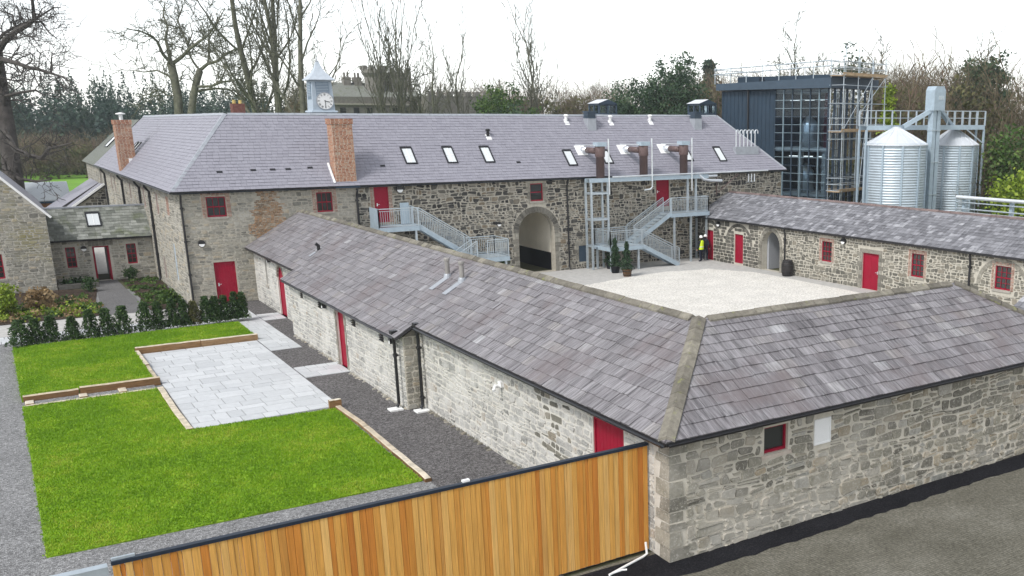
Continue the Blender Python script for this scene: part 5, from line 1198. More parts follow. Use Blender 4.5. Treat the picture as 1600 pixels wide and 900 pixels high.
for z,r,m_ in ((4.3,.13,m_cone),(3.95,.05,m_galv),(3.5,.05,m_galv),(3.2,.10,m_steel),(2.9,.05,m_galv)):
    mb = MB(); mb.tube([(56.75,47,z),(56.75,32,z)],r,10); mb.build('pipe', m_, pk)

# ---------------------------------------------------------------- rear range with clock turret, lanterns, castle
rr2 = thing('rear_range', 'hidden rear range whose chimney shows over the main ridge', 'building', (25,91,0))
mb = MB(); mb.box(16,36,88,97,0,6); mb.prism([(87.8,6),(97.2,6),(92.3,9.9)],lambda a,b:(15.9,a,b),lambda a,b:(36.1,a,b)); mb.build('body', m_slateN, rr2)
mb = MB(); mb.box(18.2,19.2,94.4,95.4,8,11.1); c = mb.build('chimney', tinted('dull_brick',[(0,(.17,.075,.06)),(1,(.17,.075,.06))]), rr2)
mb = MB(); [mb.lathe((18.45+k*.5,94.9,11.1),[(.15,0),(.13,.3)],8) for k in range(2)]; mb.build('chimney_pot', plain('yellow_pot',(.5,.38,.12)), c)
ct = thing('clock_turret', 'pale blue timber clock turret with lead ogee roof above the main ridge', 'turret', (24.8,91,9.8))
cx, cy = 24.75, 91.2
def sq(h, z, e=0.0): return [(cx-h,cy-h,z),(cx+h,cy-h,z),(cx+h,cy+h,z),(cx-h,cy+h,z)]
mb = MB(); mb.hexa(sq(1.05,9.2)+sq(1.0,10.45)); mb.hexa(sq(.93,10.451)+sq(.82,13.05)); mb.build('body', m_cupola, ct)
mb = MB(); mb.hexa(sq(1.12,10.38)+sq(1.06,10.52)); mb.build('base_moulding', m_cupola, ct)
prof = [(1.15,13.05),(1.15,13.12),(.80,13.42),(.52,13.72),(.32,14.05),(.20,14.4),(.13,14.6)]
mb = MB(); mb.lathe((cx,cy,0),[(r*1.36,z) for r,z in prof],4,a0=math.pi/4); mb.build('ogee_roof', m_cuproof, ct)
mb = MB(); mb.lathe((cx,cy,14.58),[(.13,0),(.16,.06),(.04,.16),(.02,.5)],8); mb.build('finial', m_lead, ct)
for F_ in (frame((cx-.9,cy-.885,10.45),(1,0,0),(0,-1,0)),frame((cx-.885,cy+.9,10.45),(0,-1,0),(-1,0,0))):
    for s0,s1 in ((.36,1.44),):
        mb = MB(); mb.fbox(F_,s0,s1,1.0 if F_(0,0,0)[1] > cy else 1.2,2.45,-.12,.02); lv = mb.build('louvre_panel', m_louvre, ct)
        mb = MB()
        for k in range(9): t = 1.28+k*.13; mb.fbox(F_,s0+.04,s1-.04,t,t+.05,.021,.045)
        mb.build('louvre_slat', m_cupola, lv)
Fc = frame((cx+.12,cy-.93,11.32),(1,0,0),(0,-1,0))
circ = lambda r, k=28: [(r*math.cos(2*math.pi*i/k), r*math.sin(2*math.pi*i/k)) for i in range(k)]
mb = MB(); mb.prism(circ(.70), lambda a,b: Fc(a,b,-.05), lambda a,b: Fc(a,b,.05)); cf = mb.build('clock_face', m_white, ct)
mb = MB(); C1, C2 = circ(.74), circ(.68); n = len(C1)
for i in range(n): mb.prism([C1[i],C1[(i+1)%n],C2[(i+1)%n],C2[i]], lambda a,b: Fc(a,b,.0), lambda a,b: Fc(a,b,.07))
mb.build('clock_rim', m_lead, cf)
ROM = ['XII','I','II','III','IV','V','VI','VII','VIII','IX','X','XI']
mb = MB()
for i, tx in enumerate(ROM):
    a = math.pi/2-2*math.pi*i/12; ux, uy = math.cos(a), math.sin(a); vx, vy = uy, -ux; w_ = .05; off = -(len(tx)-1)*w_/2
    for k, ch in enumerate(tx):
        o_ = off+k*w_; P2 = lambda r, q: Fc(ux*r+vx*q, uy*r+vy*q, .058)
        segs = {'I':[((.46,0),(.62,0))],'V':[((.62,-.02),(.46,0)),((.46,0),(.62,.02))],'X':[((.62,-.02),(.46,.02)),((.46,-.02),(.62,.02))]}[ch]
        for (r0,q0),(r1,q1) in segs: mb.bar(P2(r0,o_+q0),P2(r1,o_+q1),.018,.01,(0,-1,0))
mb.build('numeral', m_black, cf)
mb = MB(); mb.bar(Fc(0,.08,.07),Fc(0,-.55,.07),.045,.012,(0,-1,0)); mb.bar(Fc(-.07,.02,.075),Fc(.38,-.10,.075),.06,.012,(0,-1,0)); mb.build('clock_hand', m_black, cf)
rb = thing('rear_building', 'flat-roofed block hidden behind the main ridge', 'building', (47,77,0))
mb = MB(); mb.box(40,53,72,83,0,9.95); mb.build('body', m_dark, rb)
for (x,y,w_,lab) in ((44.5,76.3,.85,'small glazed roof lantern with gabled top behind the middle of the main ridge'),(52.0,71.9,.85,'glazed roof lantern beside the dark tower')):
    ln = thing('roof_lantern', lab, 'roof lantern', (x,y,9.95), 'roof lanterns behind the main ridge')
    mb = MB()
    for sx in (-w_,0,w_):
        for sy in (-w_,0,w_): 
            if sx or sy: mb.bar((x+sx,y+sy,9.95),(x+sx,y+sy,11.0),.12,.12,(1,0,0))
    mb.box(x-w_-.06,x+w_+.06,y-w_-.06,y+w_+.06,10.95,11.08); mb.box(x-w_,x+w_,y-w_,y+w_,9.95,10.3); mb.build('lantern_frame', m_darkl, ln)
    mb = MB(); mb.box(x-w_+.03,x+w_-.03,y-w_+.03,y+w_-.03,10.3,10.95); mb.build('pane', m_curtain, ln)
    mb = MB(); mb.prism([(x-w_-.12,11.08),(x+w_+.12,11.08),(x,11.42)],lambda a,b:(a,y-w_-.12,b),lambda a,b:(a,y+w_+.12,b)); mb.build('lantern_roof', m_darkl, ln)
    mb = MB(); mb.add([(x-w_-.15,y-w_-.15,11.10),(x-w_-.15,y+w_+.15,11.10),(x,y+w_+.15,11.46),(x,y-w_-.15,11.46)],[(0,1,2,3)]); mb.build('roof_sheet', m_cone, ln)
cs = thing('castle', 'old grey stone castle with battlements and round turret among bare trees in the distance', 'castle', (52,158,0))
mb = MB(); mb.box(43,66,154,170,0,13.2,.4); mb.box(57,67,150.5,154,0,13.4,.7); mb.build('wall', m_castle, cs)
mb = MB(); mb.prism([(154,13.2),(164,13.2),(159,15.4)],lambda a,b:(43.5,a,b),lambda a,b:(57,a,b)); mb.build('roof', m_slateG, cs)
mb = MB(); mb.lathe((51.0,157.0,0),[(1.5,0),(1.5,16.2),(1.9,16.8),(1.9,17.3)],14,.5); mb.box(53.2,56.5,156,159,12,17.0,.5); o = mb.build('turret', m_castle, cs)
for k in range(9): a = 2*math.pi*k/9; mb = MB(); mb.box(51+1.7*math.cos(a)-.3,51+1.7*math.cos(a)+.3,157+1.7*math.sin(a)-.3,157+1.7*math.sin(a)+.3,17.3,17.9,.4); mb.build('merlon', m_castle, o)
for k in range(3): mb = MB(); mb.box(53.2+k*1.25,53.9+k*1.25,156,156.5,17,17.7,.5); mb.build('merlon', m_castle, o)
for x in (46.6,48.2): mb = MB(); mb.box(x,x+1.1,158,159.2,13,16.2,.6); [mb.lathe((x+.3+k*.5,158.6,16.2),[(.18,0),(.15,.7)],8) for k in range(2)]; mb.build('chimney', m_castle, cs)
for k in range(7): mb = MB(); mb.box(57+k*1.5,57.9+k*1.5,150.4,151.0,13.4,14.1,.6); mb.build('merlon', m_castle, cs)
for k in range(6): mb = MB(); mb.box(44.5+k*2,45.3+k*2,153.9,153.99,9.6,11.6); mb.build('window', m_glass, cs)
mb = MB(); mb.box(42.9,57.1,153.8,154.0,12.0,12.25,.9); mb.build('string_course', m_sill, cs)

# ---------------------------------------------------------------- barrel and people
bl = thing('oak_barrel', 'dark oak barrel standing by the open arch in the courtyard', 'barrel', (40.72,47.0,0))
mb = MB(); mb.lathe((40.72,47.0,0),[(.30,0),(.36,.25),(.385,.5),(.36,.78),(.30,1.02),(.27,1.02),(.27,.98)],18); mb.build('staves', m_barrel, bl, True)
for z,r in ((.1,.328),(.32,.376),(.70,.374),(.93,.325)): mb = MB(); mb.lathe((40.72,47.0,z-.03),[(r,0),(r+.012,.0),(r+.012,.06),(r,.06)],18); mb.build('hoop', m_black, bl)
def person(loc, rz, label, vest, seed):
    r = random.Random(seed); t = thing('person', label, 'person', loc, None, rz, False)
    J = {'pelvis':(0,0,.95),'waist':(0,0,1.10),'chest':(0,-.01,1.34),'neck':(0,0,1.50),'headb':(0,.01,1.58),'head':(0,.015,1.70),
         'ls':(-.19,0,1.43),'le':(-.27,.03,1.15),'lw':(-.24,.16,.93),'lh':(-.23,.21,.85),'rs':(.19,0,1.43),'re':(.28,-.02,1.15),'rw':(.26,.12,.93),'rh':(.25,.17,.86),
         'lp':(-.10,0,.90),'lk':(-.11,.03,.50),'la':(-.11,-.03,.09),'lt':(-.12,.16,.04),'rp':(.10,0,.90),'rk':(.12,.08,.50),'ra':(.13,.03,.09),'rt':(.14,.22,.04)}
    Rd = {'pelvis':.16,'waist':.15,'chest':.18,'neck':.065,'headb':.08,'head':.10,'ls':.085,'le':.058,'lw':.045,'lh':.042,'rs':.085,'re':.058,'rw':.045,'rh':.042,'lp':.11,'lk':.075,'la':.055,'lt':.045,'rp':.11,'rk':.075,'ra':.055,'rt':.045}
    E = [('pelvis','waist'),('waist','chest'),('chest','neck'),('neck','headb'),('headb','head'),('chest','ls'),('ls','le'),('le','lw'),('lw','lh'),('chest','rs'),('rs','re'),('re','rw'),('rw','rh'),('pelvis','lp'),('lp','lk'),('lk','la'),('la','lt'),('pelvis','rp'),('rp','rk'),('rk','ra'),('ra','rt')]
    ks = list(J); me = bpy.data.meshes.new('body'); me.from_pydata([J[k] for k in ks], [(ks.index(a),ks.index(b)) for a,b in E], [])
    me.materials.append(m_navy); o = bpy.data.objects.new('body', me); COL.objects.link(o); o.parent = t
    md = o.modifiers.new('skin','SKIN'); sv = me.skin_vertices[0].data
    for i, k in enumerate(ks): sv[i].radius = (Rd[k], Rd[k]*(.78 if k in ('pelvis','waist','chest') else 1)); sv[i].use_root = (k == 'pelvis')
    s_ = o.modifiers.new('sub','SUBSURF'); s_.levels = 2; s_.render_levels = 2
    mb = MB(); mb.lathe((0,.02,1.575),[(.05,0),(.078,.03),(.088,.09),(.094,.16),(.07,.20)],12); h = mb.build('head', m_skin, t, True)
    mb = MB(); mb.lathe((0,.025,1.70),[(.155,0),(.15,.015),(.118,.02),(.112,.07),(.085,.12),(.03,.145)],14); mb.build('hard_hat', m_white, t, True)
    for sx in (-1,1):
        hd = MB(); w = J['lh'] if sx < 0 else J['rh']; c = Vector(w)
        hd.hexa([c+V(-.02,-.035,-.03),c+V(.02,-.035,-.03),c+V(.02,.035,-.03),c+V(-.02,.035,-.03),c+V(-.02,-.04,.05),c+V(.02,-.04,.05),c+V(.02,.04,.05),c+V(-.02,.04,.05)])
        for k in range(4): hd.tube([c+V(0,-.028+.019*k,-.02),c+V(.0,-.028+.019*k+.01,-.065),c+V(.012*-sx,-.028+.019*k+.02,-.10+.008*abs(k-1.5))],[.010,.009,.007],6)
        hd.tube([c+V(0,.035,.03),c+V(0,.065,.0),c+V(0,.075,-.03)],[.011,.010,.008],6); hd.build('hand', m_skin, t)
    # jacket or vest
    rings = [(.215,.155,.86),(.205,.15,1.0),(.205,.15,1.15),(.225,.165,1.32),(.215,.15,1.43),(.11,.09,1.51)]
    vs = [(rx*math.cos(2*math.pi*j/14), ry*math.sin(2*math.pi*j/14), z) for rx,ry,z in rings for j in range(14)]
    fs = [(i*14+j,i*14+(j+1)%14,(i+1)*14+(j+1)%14,(i+1)*14+j) for i in range(len(rings)-1) for j in range(14)]
    v = mesh_obj('vest' if vest else 'jacket', vs, fs, m_vest if vest else m_cloth, t, True)
    if vest:
        mb = MB(); mb.lathe((0,0,1.02),[(.215,0),(.218,.055)],14); q = mb.build('reflective_band', m_tape, v); q.scale = (1,.74,1)
    return t
person((40.15,55.6,0), math.radians(20), 'person in yellow hi-vis vest and white hard hat walking by the arched wall', True, 1)
person((40.75,55.95,0), math.radians(-60), 'person in dark clothes and white hard hat beside the one in the yellow vest', False, 2)

# ---------------------------------------------------------------- plants
def leaves(pts, size, r, flat=0.35, quad=True):
    """numpy leaf faces at pts (n,3)"""
    n = len(pts); a = r.normal(size=(n,3)); a /= np.linalg.norm(a,axis=1)[:,None]; b = r.normal(size=(n,3)); b -= a*(a*b).sum(1)[:,None]; b /= np.linalg.norm(b,axis=1)[:,None]
    s = size*r.uniform(.6,1.4,n)[:,None]
    return np.stack([pts-a*s*.5, pts+b*s*flat, pts+a*s*.5, pts-b*s*flat], 1).reshape(-1,3), np.arange(n*4).reshape(-1,4)
def leafobj(name, pts, size, mat, tint, r, parent=None, flat=.35):
    v, f = leaves(pts, size, r, flat); o = np_obj(name, v, f, mat, tint)
    if parent is not None: put(o, parent)
    return o
def clumps(n, centre, rad, r, per, cr, shell=.55):
    """clump centres spread through an ellipsoid's outer volume"""
    d = r.normal(size=(n,3)); d /= np.linalg.norm(d,axis=1)[:,None]; k = r.uniform(shell,1,n)**.6
    c = np.array(centre)+d*k[:,None]*np.array(rad)*r.uniform(.8,1.1,n)[:,None]
    q = c[:,None,:]+r.normal(size=(n,per,3))*np.array(cr)
    t = np.clip(r.uniform(.1,.75,n)[:,None]+r.normal(size=(n,per))*.18, 0, 1)
    return q.reshape(-1,3), t.ravel()
# row of young yews
HX = [(.23,50.55,1.0,.5),(.78,50.7,.95,.42),(1.35,50.75,1.0,.42),(2.15,50.75,.9,.36),(2.85,50.75,1.1,.42),(3.5,50.85,1.05,.42),(4.15,50.9,1.1,.44),(5.05,51.1,1.15,.40),(5.6,51.2,1.1,.38),(6.2,51.3,1.15,.38),(6.7,51.35,1.05,.36),(7.15,51.4,.95,.36),(7.7,51.5,1.1,.38),(8.1,51.55,1.05,.36),(8.5,51.6,1.05,.36),(9.0,51.7,1.15,.36),(9.35,51.75,1.1,.34)]
HL = ['bushiest yew at the far left end of the row above the lawn']+['yew number %s from the left in the row above the lawn' % w for w in ('two','three','four','five','six','seven','eight','nine','ten','eleven')]+['bronze-tipped thin yew in the right half of the row']+['fifth yew from the right end of the row','fourth yew from the right end of the row','third yew from the right end of the row','second yew from the right end of the row','last yew at the right end of the row by the paved path']
for i, (x,y,h,w) in enumerate(HX):
    r = np.random.default_rng(100+i); t = thing('yew_plant', HL[i], 'shrub', (x,y,.18), 'row of young yews')
    n = 1700; h *= 1.14; w *= 1.08; z = r.uniform(0,1,n)**1.1; sp = w*(1-.72*z)*np.sqrt(r.uniform(.15,1,n)); a = r.uniform(0,6.283,n)+np.sin(z*9+i)
    lump = 1+.35*np.sin(a*3+z*7+i)
    P = np.stack([x+np.cos(a)*sp*lump, y+np.sin(a)*sp*lump, .2+h*z], 1)
    leafobj('foliage', P, .13, m_yew if i != 11 else m_olive, np.clip(r.uniform(0,1,n),0,1), r, t, .16)
    mb = MB(); mb.tube([(x,y,.15),(x+.03,y,.2+h*.8)],[.03,.012],6); mb.build('stem', m_barkD, t)
# potted conifers in the courtyard
for (x,y,h,lab,pot) in ((33.2,56.4,2.0,'rear potted conifer between the gantry legs and the stairs','dark'),(32.5,54.6,2.25,'middle potted conifer in a dark pot before the stair landing','dark'),(32.35,52.9,2.2,'front potted conifer in a wooden tub before the staircase','wood')):
    t = thing('potted_conifer', lab, 'potted plant', (x,y,0), 'potted conifers'); r = np.random.default_rng(int(x*10))
    n = 1300; z = r.uniform(0,1,n); sp = .42*(1-.85*z)*np.sqrt(r.uniform(.1,1,n))*(1+.3*np.sin(z*23)); a = r.uniform(0,6.283,n)
    leafobj('foliage', np.stack([x+np.cos(a)*sp, y+np.sin(a)*sp, .45+(h-.45)*z],1), .15, m_ever, np.clip(r.uniform(-.2,.8,n),0,1), r, t, .2)
    mb = MB(); mb.lathe((x,y,0),[(.24,0),(.31,.42),(.32,.46),(.28,.46),(.27,.40)],14); mb.build('pot', m_blackpaint if pot == 'dark' else m_tub, t)
    mb = MB(); mb.tube([(x,y,.3),(x,y,h*.7)],.03,6); mb.build('stem', m_barkD, t)
    if pot == 'wood':
        for z0 in (.1,.33): mb = MB(); mb.lathe((x,y,z0),[(.265+z0*.16,0),(.275+z0*.16,.04)],14); mb.build('hoop', m_black, t)
# planting beds
def bed(name, poly): return sheet(name, poly, .02, m_soil)
bed('planting_bed', [(-14,57.5),(3.8,57.5),(3.95,62.5),(4.4,66.9),(2.6,67.9),(-14,67.9)]); bed('planting_bed', [(6.0,57.6),(7.9,57.6),(7.9,70.4),(5.95,70.4),(6.05,62)])
mb = MB(); mb.box(2.55,4.6,67.95,68.15,0,.28); mb.box(2.55,2.7,68.15,70.4,0,.28); tag(mb.build('bed_wall', m_stoneM), 'low dark kerb of the planting bed beneath the link windows', 'kerb')
def ground_cover(name, label, poly_box, n, mats, seed, hmax=.35, size=.16):
    r = np.random.default_rng(seed); x0,x1,y0,y1 = poly_box
    k = n//40; c = np.stack([r.uniform(x0,x1,k), r.uniform(y0,y1,k)],1); h = r.uniform(.3,1,k)*hmax
    q = c[:,None,:]+r.normal(size=(k,40,2))*.14; z = .02+np.abs(r.normal(size=(k,40)))*h[:,None]*.6
    P = np.concatenate([q, z[:,:,None]],2).reshape(-1,3); t = np.clip(r.uniform(0,.8,k)[:,None]+r.normal(size=(k,40))*.15,0,1).ravel()
    o = leafobj(name, P, size, mats, t, r, None, .38); tag(o, label, 'plants', None, 'stuff'); return o
ground_cover('bed_plants','low mixed green plants filling the bed left of the garden path',(.3,3.9,58.4,64.5),3200,m_bushg,5,.20,.14)
ground_cover('bed_plants','yellow-green low plants along the front of the left bed',(-3.4,3.6,57.7,60.5),1800,m_lime,6,.3,.14)
ground_cover('bed_plants','green plants in the bed along the wing wall',(6.1,7.8,59.0,70),2000,m_bushg,7,.15,.13)
ground_cover('bed_plants','dark small plants under the link building windows',(2.7,4.4,68.3,70.2),900,m_yew,8,.4)
ground_cover('bed_plants','brown winter stems in the left bed',(-3.0,3.8,58.0,63.0),1500,m_strawl,9,.3,.12)
def shrub(loc, rad, label, mat, n, seed, size=.16, cat='shrub', grp=None):
    r = np.random.default_rng(seed); t = thing('shrub', label, cat, loc, grp); x,y,z = loc
    P, tt = clumps(max(6,n//45),(x,y,z+rad[2]),rad,r,45,(.16*rad[0]+.05,)*3,.3); P[:,2] = np.maximum(P[:,2], z+.03)
    leafobj('foliage', P, size, mat, tt, r, t, .35)
    mb = MB(); rr_ = random.Random(seed)
    for k in range(6): a = rr_.uniform(0,6.28); mb.tube([(x,y,z),(x+math.cos(a)*rad[0]*.4,y+math.sin(a)*rad[1]*.4,z+rad[2]*1.0)],[.025,.012],5)
    mb.build('stem', m_barkD, t); return t
shrub((-.35,60.2,0),(.75,.75,.8),'round yellow-green shrub at the left edge of the bed',m_lime,2600,31)
shrub((1.35,61.6,0),(.6,.5,.5),'tuft of straw-coloured ornamental grass in the left bed',m_strawl,1600,32,.22)
shrub((3.9,66.3,0),(.32,.32,.4),'small dark shrub at the corner of the left bed by the path',m_yew,700,33,.10)
shrub((6.5,69.6,0),(.35,.35,.4),'small dark clipped shrub beside the link building door',m_yew,700,34,.10)
shrub((7.2,59.4,0),(.34,.34,.26),'leafy shrub at the near end of the bed by the building corner',m_bushg,1500,35)
shrub((25.7,56.9,0),(.3,.3,.8),'climbing shrub beside the left staircase and the arch',m_bushg,900,36,.12)

# ---------------------------------------------------------------- trees
def grow(mbs, p, d, L, r0, lvl, mx, rng, par):
    """recursive limb; mbs[0] trunk, mbs[1] branches and twigs"""
    seg = max(3, int(4+L/par.get('seg',1.6))) if lvl < mx else 3
    seg = min(seg, par.get('maxseg',10)); step = L/seg; pts = [p.copy()]; rs = [r0]; d = d.copy(); dirs = [d.copy()]
    w = par['wander'][min(lvl,len(par['wander'])-1)]; up = par['up'][min(lvl,len(par['up'])-1)]
    r1 = r0*par.get('taper',.35)
    for i in range(seg):
        d = (d+Vector((rng.gauss(0,w),rng.gauss(0,w),rng.gauss(0,w*.7)))+V(0,0,up)).normalized()
        p = p+d*step; pts.append(p.copy()); rs.append(max(par['rmin'], r0+(r1-r0)*(i+1)/seg)); dirs.append(d.copy())
    sides = par.get('sides') or (9,6,5,4,3,3)[min(lvl,5)]
    mbs[0 if lvl == 0 else 1].tube(pts, rs, sides, False, rng.random())
    if lvl >= mx: return
    nb = par['n'][min(lvl,len(par['n'])-1)]
    f0 = par['f0'][min(lvl,len(par['f0'])-1)]
    ph = rng.uniform(0,6.28)
    for k in range(nb):
        f = f0+(1-f0)*(k+rng.uniform(.2,.9))/nb; i = min(seg, max(1, int(f*seg))); b = dirs[i]; ang = rng.uniform(*par['ang']); ph += 2.4+rng.uniform(-.4,.4)
        o1 = b.orthogonal().normalized(); o2 = b.cross(o1); nd = (b*math.cos(ang)+(o1*math.cos(ph)+o2*math.sin(ph))*math.sin(ang)).normalized()
        grow(mbs, pts[i].copy(), nd, L*par['len']*rng.uniform(.65,1.1)*(1.15-.5*f), rs[i]*par.get('rr',.6), lvl+1, mx, rng, par)
    if par.get('fork', True):
        grow(mbs, pts[-1].copy(), (d+Vector((rng.gauss(0,.25),rng.gauss(0,.25),0))).normalized(), L*par['len']*.9, rs[-1], lvl+1, mx, rng, par)
OAK = dict(wander=[.10,.22,.28,.30,.3], up=[.04,.03,.05,.05,.03], n=[6,5,5,4,3], f0=[.35,.25,.15,.1], ang=(.55,1.15), len=.60, rmin=.035, taper=.5, rr=.62, seg=1.3)
ASH = dict(wander=[.05,.09,.13,.16,.2], up=[.05,.10,.10,.06,.03], n=[9,5,4,3], f0=[.25,.15,.1,.1], ang=(.45,.9), len=.44, rmin=.030, taper=.3, rr=.46, seg=1.8)
POP = dict(wander=[.06,.07,.10,.14], up=[.06,.16,.14,.1], n=[7,4,3,2], f0=[.25,.15,.1], ang=(.25,.6), len=.50, rmin=.036, taper=.3, rr=.58, seg=1.8)
TWG = dict(wander=[.10,.16,.2,.22], up=[.05,.10,.08,.05], n=[7,5,5,3], f0=[.15,.1,.1], ang=(.4,.95), len=.55, rmin=.030, taper=.35, rr=.5, seg=1.8)
def bare_tree(name, label, loc, h, r0, par, seed, mx=4, lean=(0,0), stems=1, frac=.5, mat=None, group='bare trees behind the buildings'):
    rng = random.Random(seed); t = thing(name, label, 'tree', loc, group); mbs = [MB(), MB()]
    for k in range(stems):
        a = k*6.28/stems+rng.uniform(0,1); sp = .16 if stems > 1 else 0
        d = V(lean[0]+math.cos(a)*sp, lean[1]+math.sin(a)*sp, 1).normalized()
        grow(mbs, Vector(loc)+V(math.cos(a)*r0*.6*(stems>1),math.sin(a)*r0*.6*(stems>1),-.3), d, h*frac*(rng.uniform(.85,1.1) if stems > 1 else 1), r0*(.75 if stems > 1 else 1), 0, mx, rng, par)
    mbs[0].build('trunk', mat or m_bark, t, True); mbs[1].build('crown', mat or m_bark, t); return t
# the old oak at the left edge, limb by limb
ok = thing('oak_tree', 'old bare oak with thick leaning trunk and crooked limbs at the left edge', 'tree', (1.7,110.5,0))
LIMBS = [([(1.7,110.1,-0.9),(1.9,110.8,1.6),(2.1,111.6,4.4),(2.3,112.9,9.0),(2.4,114.0,13.0),(2.6,115.2,17.0),(2.9,116.2,21.0)],[1.05,.90,.80,.68,.56,.42,.3]),
([(2.4,113.6,13.5),(2.5,112.2,15.5),(3.3,110.7,16.7),(4.2,109.0,17.4),(5.0,107.3,17.8),(5.4,105.9,18.1),(5.4,104.8,18.8),(5.4,103.8,19.9)],[.42,.40,.36,.32,.28,.24,.20,.15]),
([(2.6,115,16.6),(3.3,113.5,17.4),(4.2,113.7,18.0),(5.0,113.8,18.4),(5.5,114.2,18.6)],[.22,.19,.16,.13,.09]),
([(4.2,112.9,17.5),(4.2,113.4,18.2),(4.2,114.1,19.1),(3.7,115.0,19.4),(3.1,115.9,19.6)],[.16,.14,.11,.09,.06]),
([(2.35,113.4,12.6),(2.4,111.1,14.6),(2.7,108.7,14.9),(3.6,106.0,14.5),(4.4,103.4,14.0),(4.9,101.0,13.8),(5.6,98.4,13.4),(6.1,96.1,13.1),(6.7,93.5,12.5)],[.34,.32,.29,.26,.22,.19,.15,.11,.06]),
([(5.6,98.4,13.4),(5.75,98.6,14.3),(5.9,98.9,15.0),(6.4,98.8,14.7)],[.12,.09,.07,.04]),
([(2.1,111.6,8.7),(2.6,108.8,7.1),(3.4,106.2,6.7),(4.2,103.6,6.5),(4.8,101.6,7.4),(5.5,99.2,7.6),(6.2,96.9,7.9)],[.36,.33,.28,.25,.2,.15,.07]),
([(2.4,113,11),(2.5,112.3,11.8),(3.6,110.3,12.1),(4.8,108.3,12.3),(5.3,106.4,11.8)],[.25,.22,.18,.13,.06]),
([(5.4,105.9,18.1),(6.3,105.4,18.7),(6.9,104.9,19.1),(7.4,104.4,19.1)],[.14,.11,.08,.05]),
([(5.3,106.2,18.0),(5.9,105.6,17.9),(6.3,104.9,17.0),(6.8,104.4,16.5)],[.14,.11,.08,.05]),
([(1.9,110.8,5.5),(2.5,108.8,4.6),(3.6,106.6,4.4),(4.7,104.6,4.6)],[.26,.22,.17,.08])]
rng = random.Random(77); mbs = [MB(), MB()]
TW = dict(OAK, n=[5,4,3], f0=[.2,.15,.1], len=.62, rmin=.018, wander=[.30,.32,.3], up=[.05,.05,.03])
for i, (p, r) in enumerate(LIMBS):
    if i: r = [x*.72 for x in r]
    mbs[0 if i == 0 else 1].tube(p, r, 10 if i == 0 else 7, True, .5)
    for k in range(1, len(p)):
        for q in range(3 if i else 1):
            f = rng.random(); a = Vector(p[k-1]); b = Vector(p[k]); d = (b-a).normalized(); o1 = d.orthogonal().normalized(); o2 = d.cross(o1); ph = rng.uniform(0,6.28)
            if i == 0 and k < 3: continue
            nd = (d*.5+(o1*math.cos(ph)+o2*math.sin(ph))).normalized()
            grow(mbs, a+(b-a)*f, nd, rng.uniform(1.0,2.6), min(.07, r[k]*.45), 2, 4, rng, TW)
mbs[0].build('trunk', m_barkD, ok, True); mbs[1].build('crown', m_barkD, ok)
LIMB2 = [([(20.1,146.5,-4.9),(21.8,148.8,6.3),(22.1,149.7,9.6),(22.4,150.5,12.9),(22.4,151.3,15.4),(22.3,151.9,17.2)],0.95,0.5),
([(22.3,151.9,17.2),(21.5,151.8,18.2),(21.0,151.6,19.8),(20.3,151.4,20.5),(19.1,151.4,21.0),(17.6,151.4,21.2)],0.34,0.06),
([(22.3,151.9,17.2),(22.4,153.1,18.7),(22.4,154.4,20.4),(23.0,155.2,22.0),(22.8,156.6,23.5),(23.4,157.5,25.5)],0.36,0.06),
([(22.4,151.8,17.0),(23.6,150.6,18.0),(24.5,149.6,19.0),(25.5,148.5,19.8),(26.5,147.4,20.6),(27.6,146.4,22.2),(28.6,145.7,24.0)],0.4,0.06),
([(24.7,150.8,19.1),(24.5,152.2,20.4),(24.3,153.6,21.5),(24.3,155.0,23.0),(25.2,155.8,24.8),(25.2,157.2,26.7)],0.24,0.05),
([(20.7,146.1,-4.9),(22.4,148.4,6.3),(23.3,148.8,9.6),(24.1,149.2,12.9),(24.7,149.4,14.7),(25.3,149.4,16.2)],0.85,0.42),
([(25.3,149.4,16.2),(26.1,148.0,17.0),(27.1,146.5,17.3),(27.8,145.1,18.1),(28.6,143.7,18.6),(29.4,142.2,18.8),(30.3,140.6,19.1)],0.34,0.05),
([(25.3,149.4,16.2),(24.9,150.7,17.2),(24.7,151.8,18.2),(24.8,152.8,19.6),(25.6,153.3,21.2),(25.6,154.4,22.7)],0.26,0.05),
([(26.3,148.9,17.0),(26.8,149.9,18.7),(27.1,151.0,20.4),(28.0,151.4,21.5),(28.9,152.0,23.1)],0.24,0.05),
([(24.7,149.2,14.1),(26.0,147.1,14.1),(27.0,145.4,14.6),(28.2,143.5,14.8),(29.4,141.5,15.0),(30.2,139.6,14.5)],0.3,0.05),
([(27.3,147.5,14.7),(28.1,148.0,16.1),(28.3,148.8,17.1),(29.3,148.9,17.8)],0.18,0.04),
([(22.6,150.7,14.1),(21.9,152.7,15.6),(20.9,154.7,16.3),(19.6,156.6,16.1),(18.2,158.7,16.4)],0.26,0.05),
([(24.6,149.1,13.5),(26.7,148.8,13.9),(28.5,148.6,13.8),(29.5,148.8,12.9),(31.3,148.5,12.5),(32.3,148.6,11.7)],0.28,0.05),
([(22.5,150.4,12.9),(21.2,150.6,12.9),(20.4,150.6,13.7),(19.4,150.4,13.2),(18.2,150.4,12.8)],0.2,0.05)]
bo = thing('bare_tree', 'broad bare oak with two forking stems behind the hip of the main roof', 'tree', (22.6,149.3,0), 'bare trees behind the buildings')
rng = random.Random(5); mbs = [MB(), MB()]
TW2 = dict(OAK, n=[4,3,3], f0=[.2,.15,.1], len=.62, rmin=.034, wander=[.30,.32,.3], up=[.09,.08,.05])
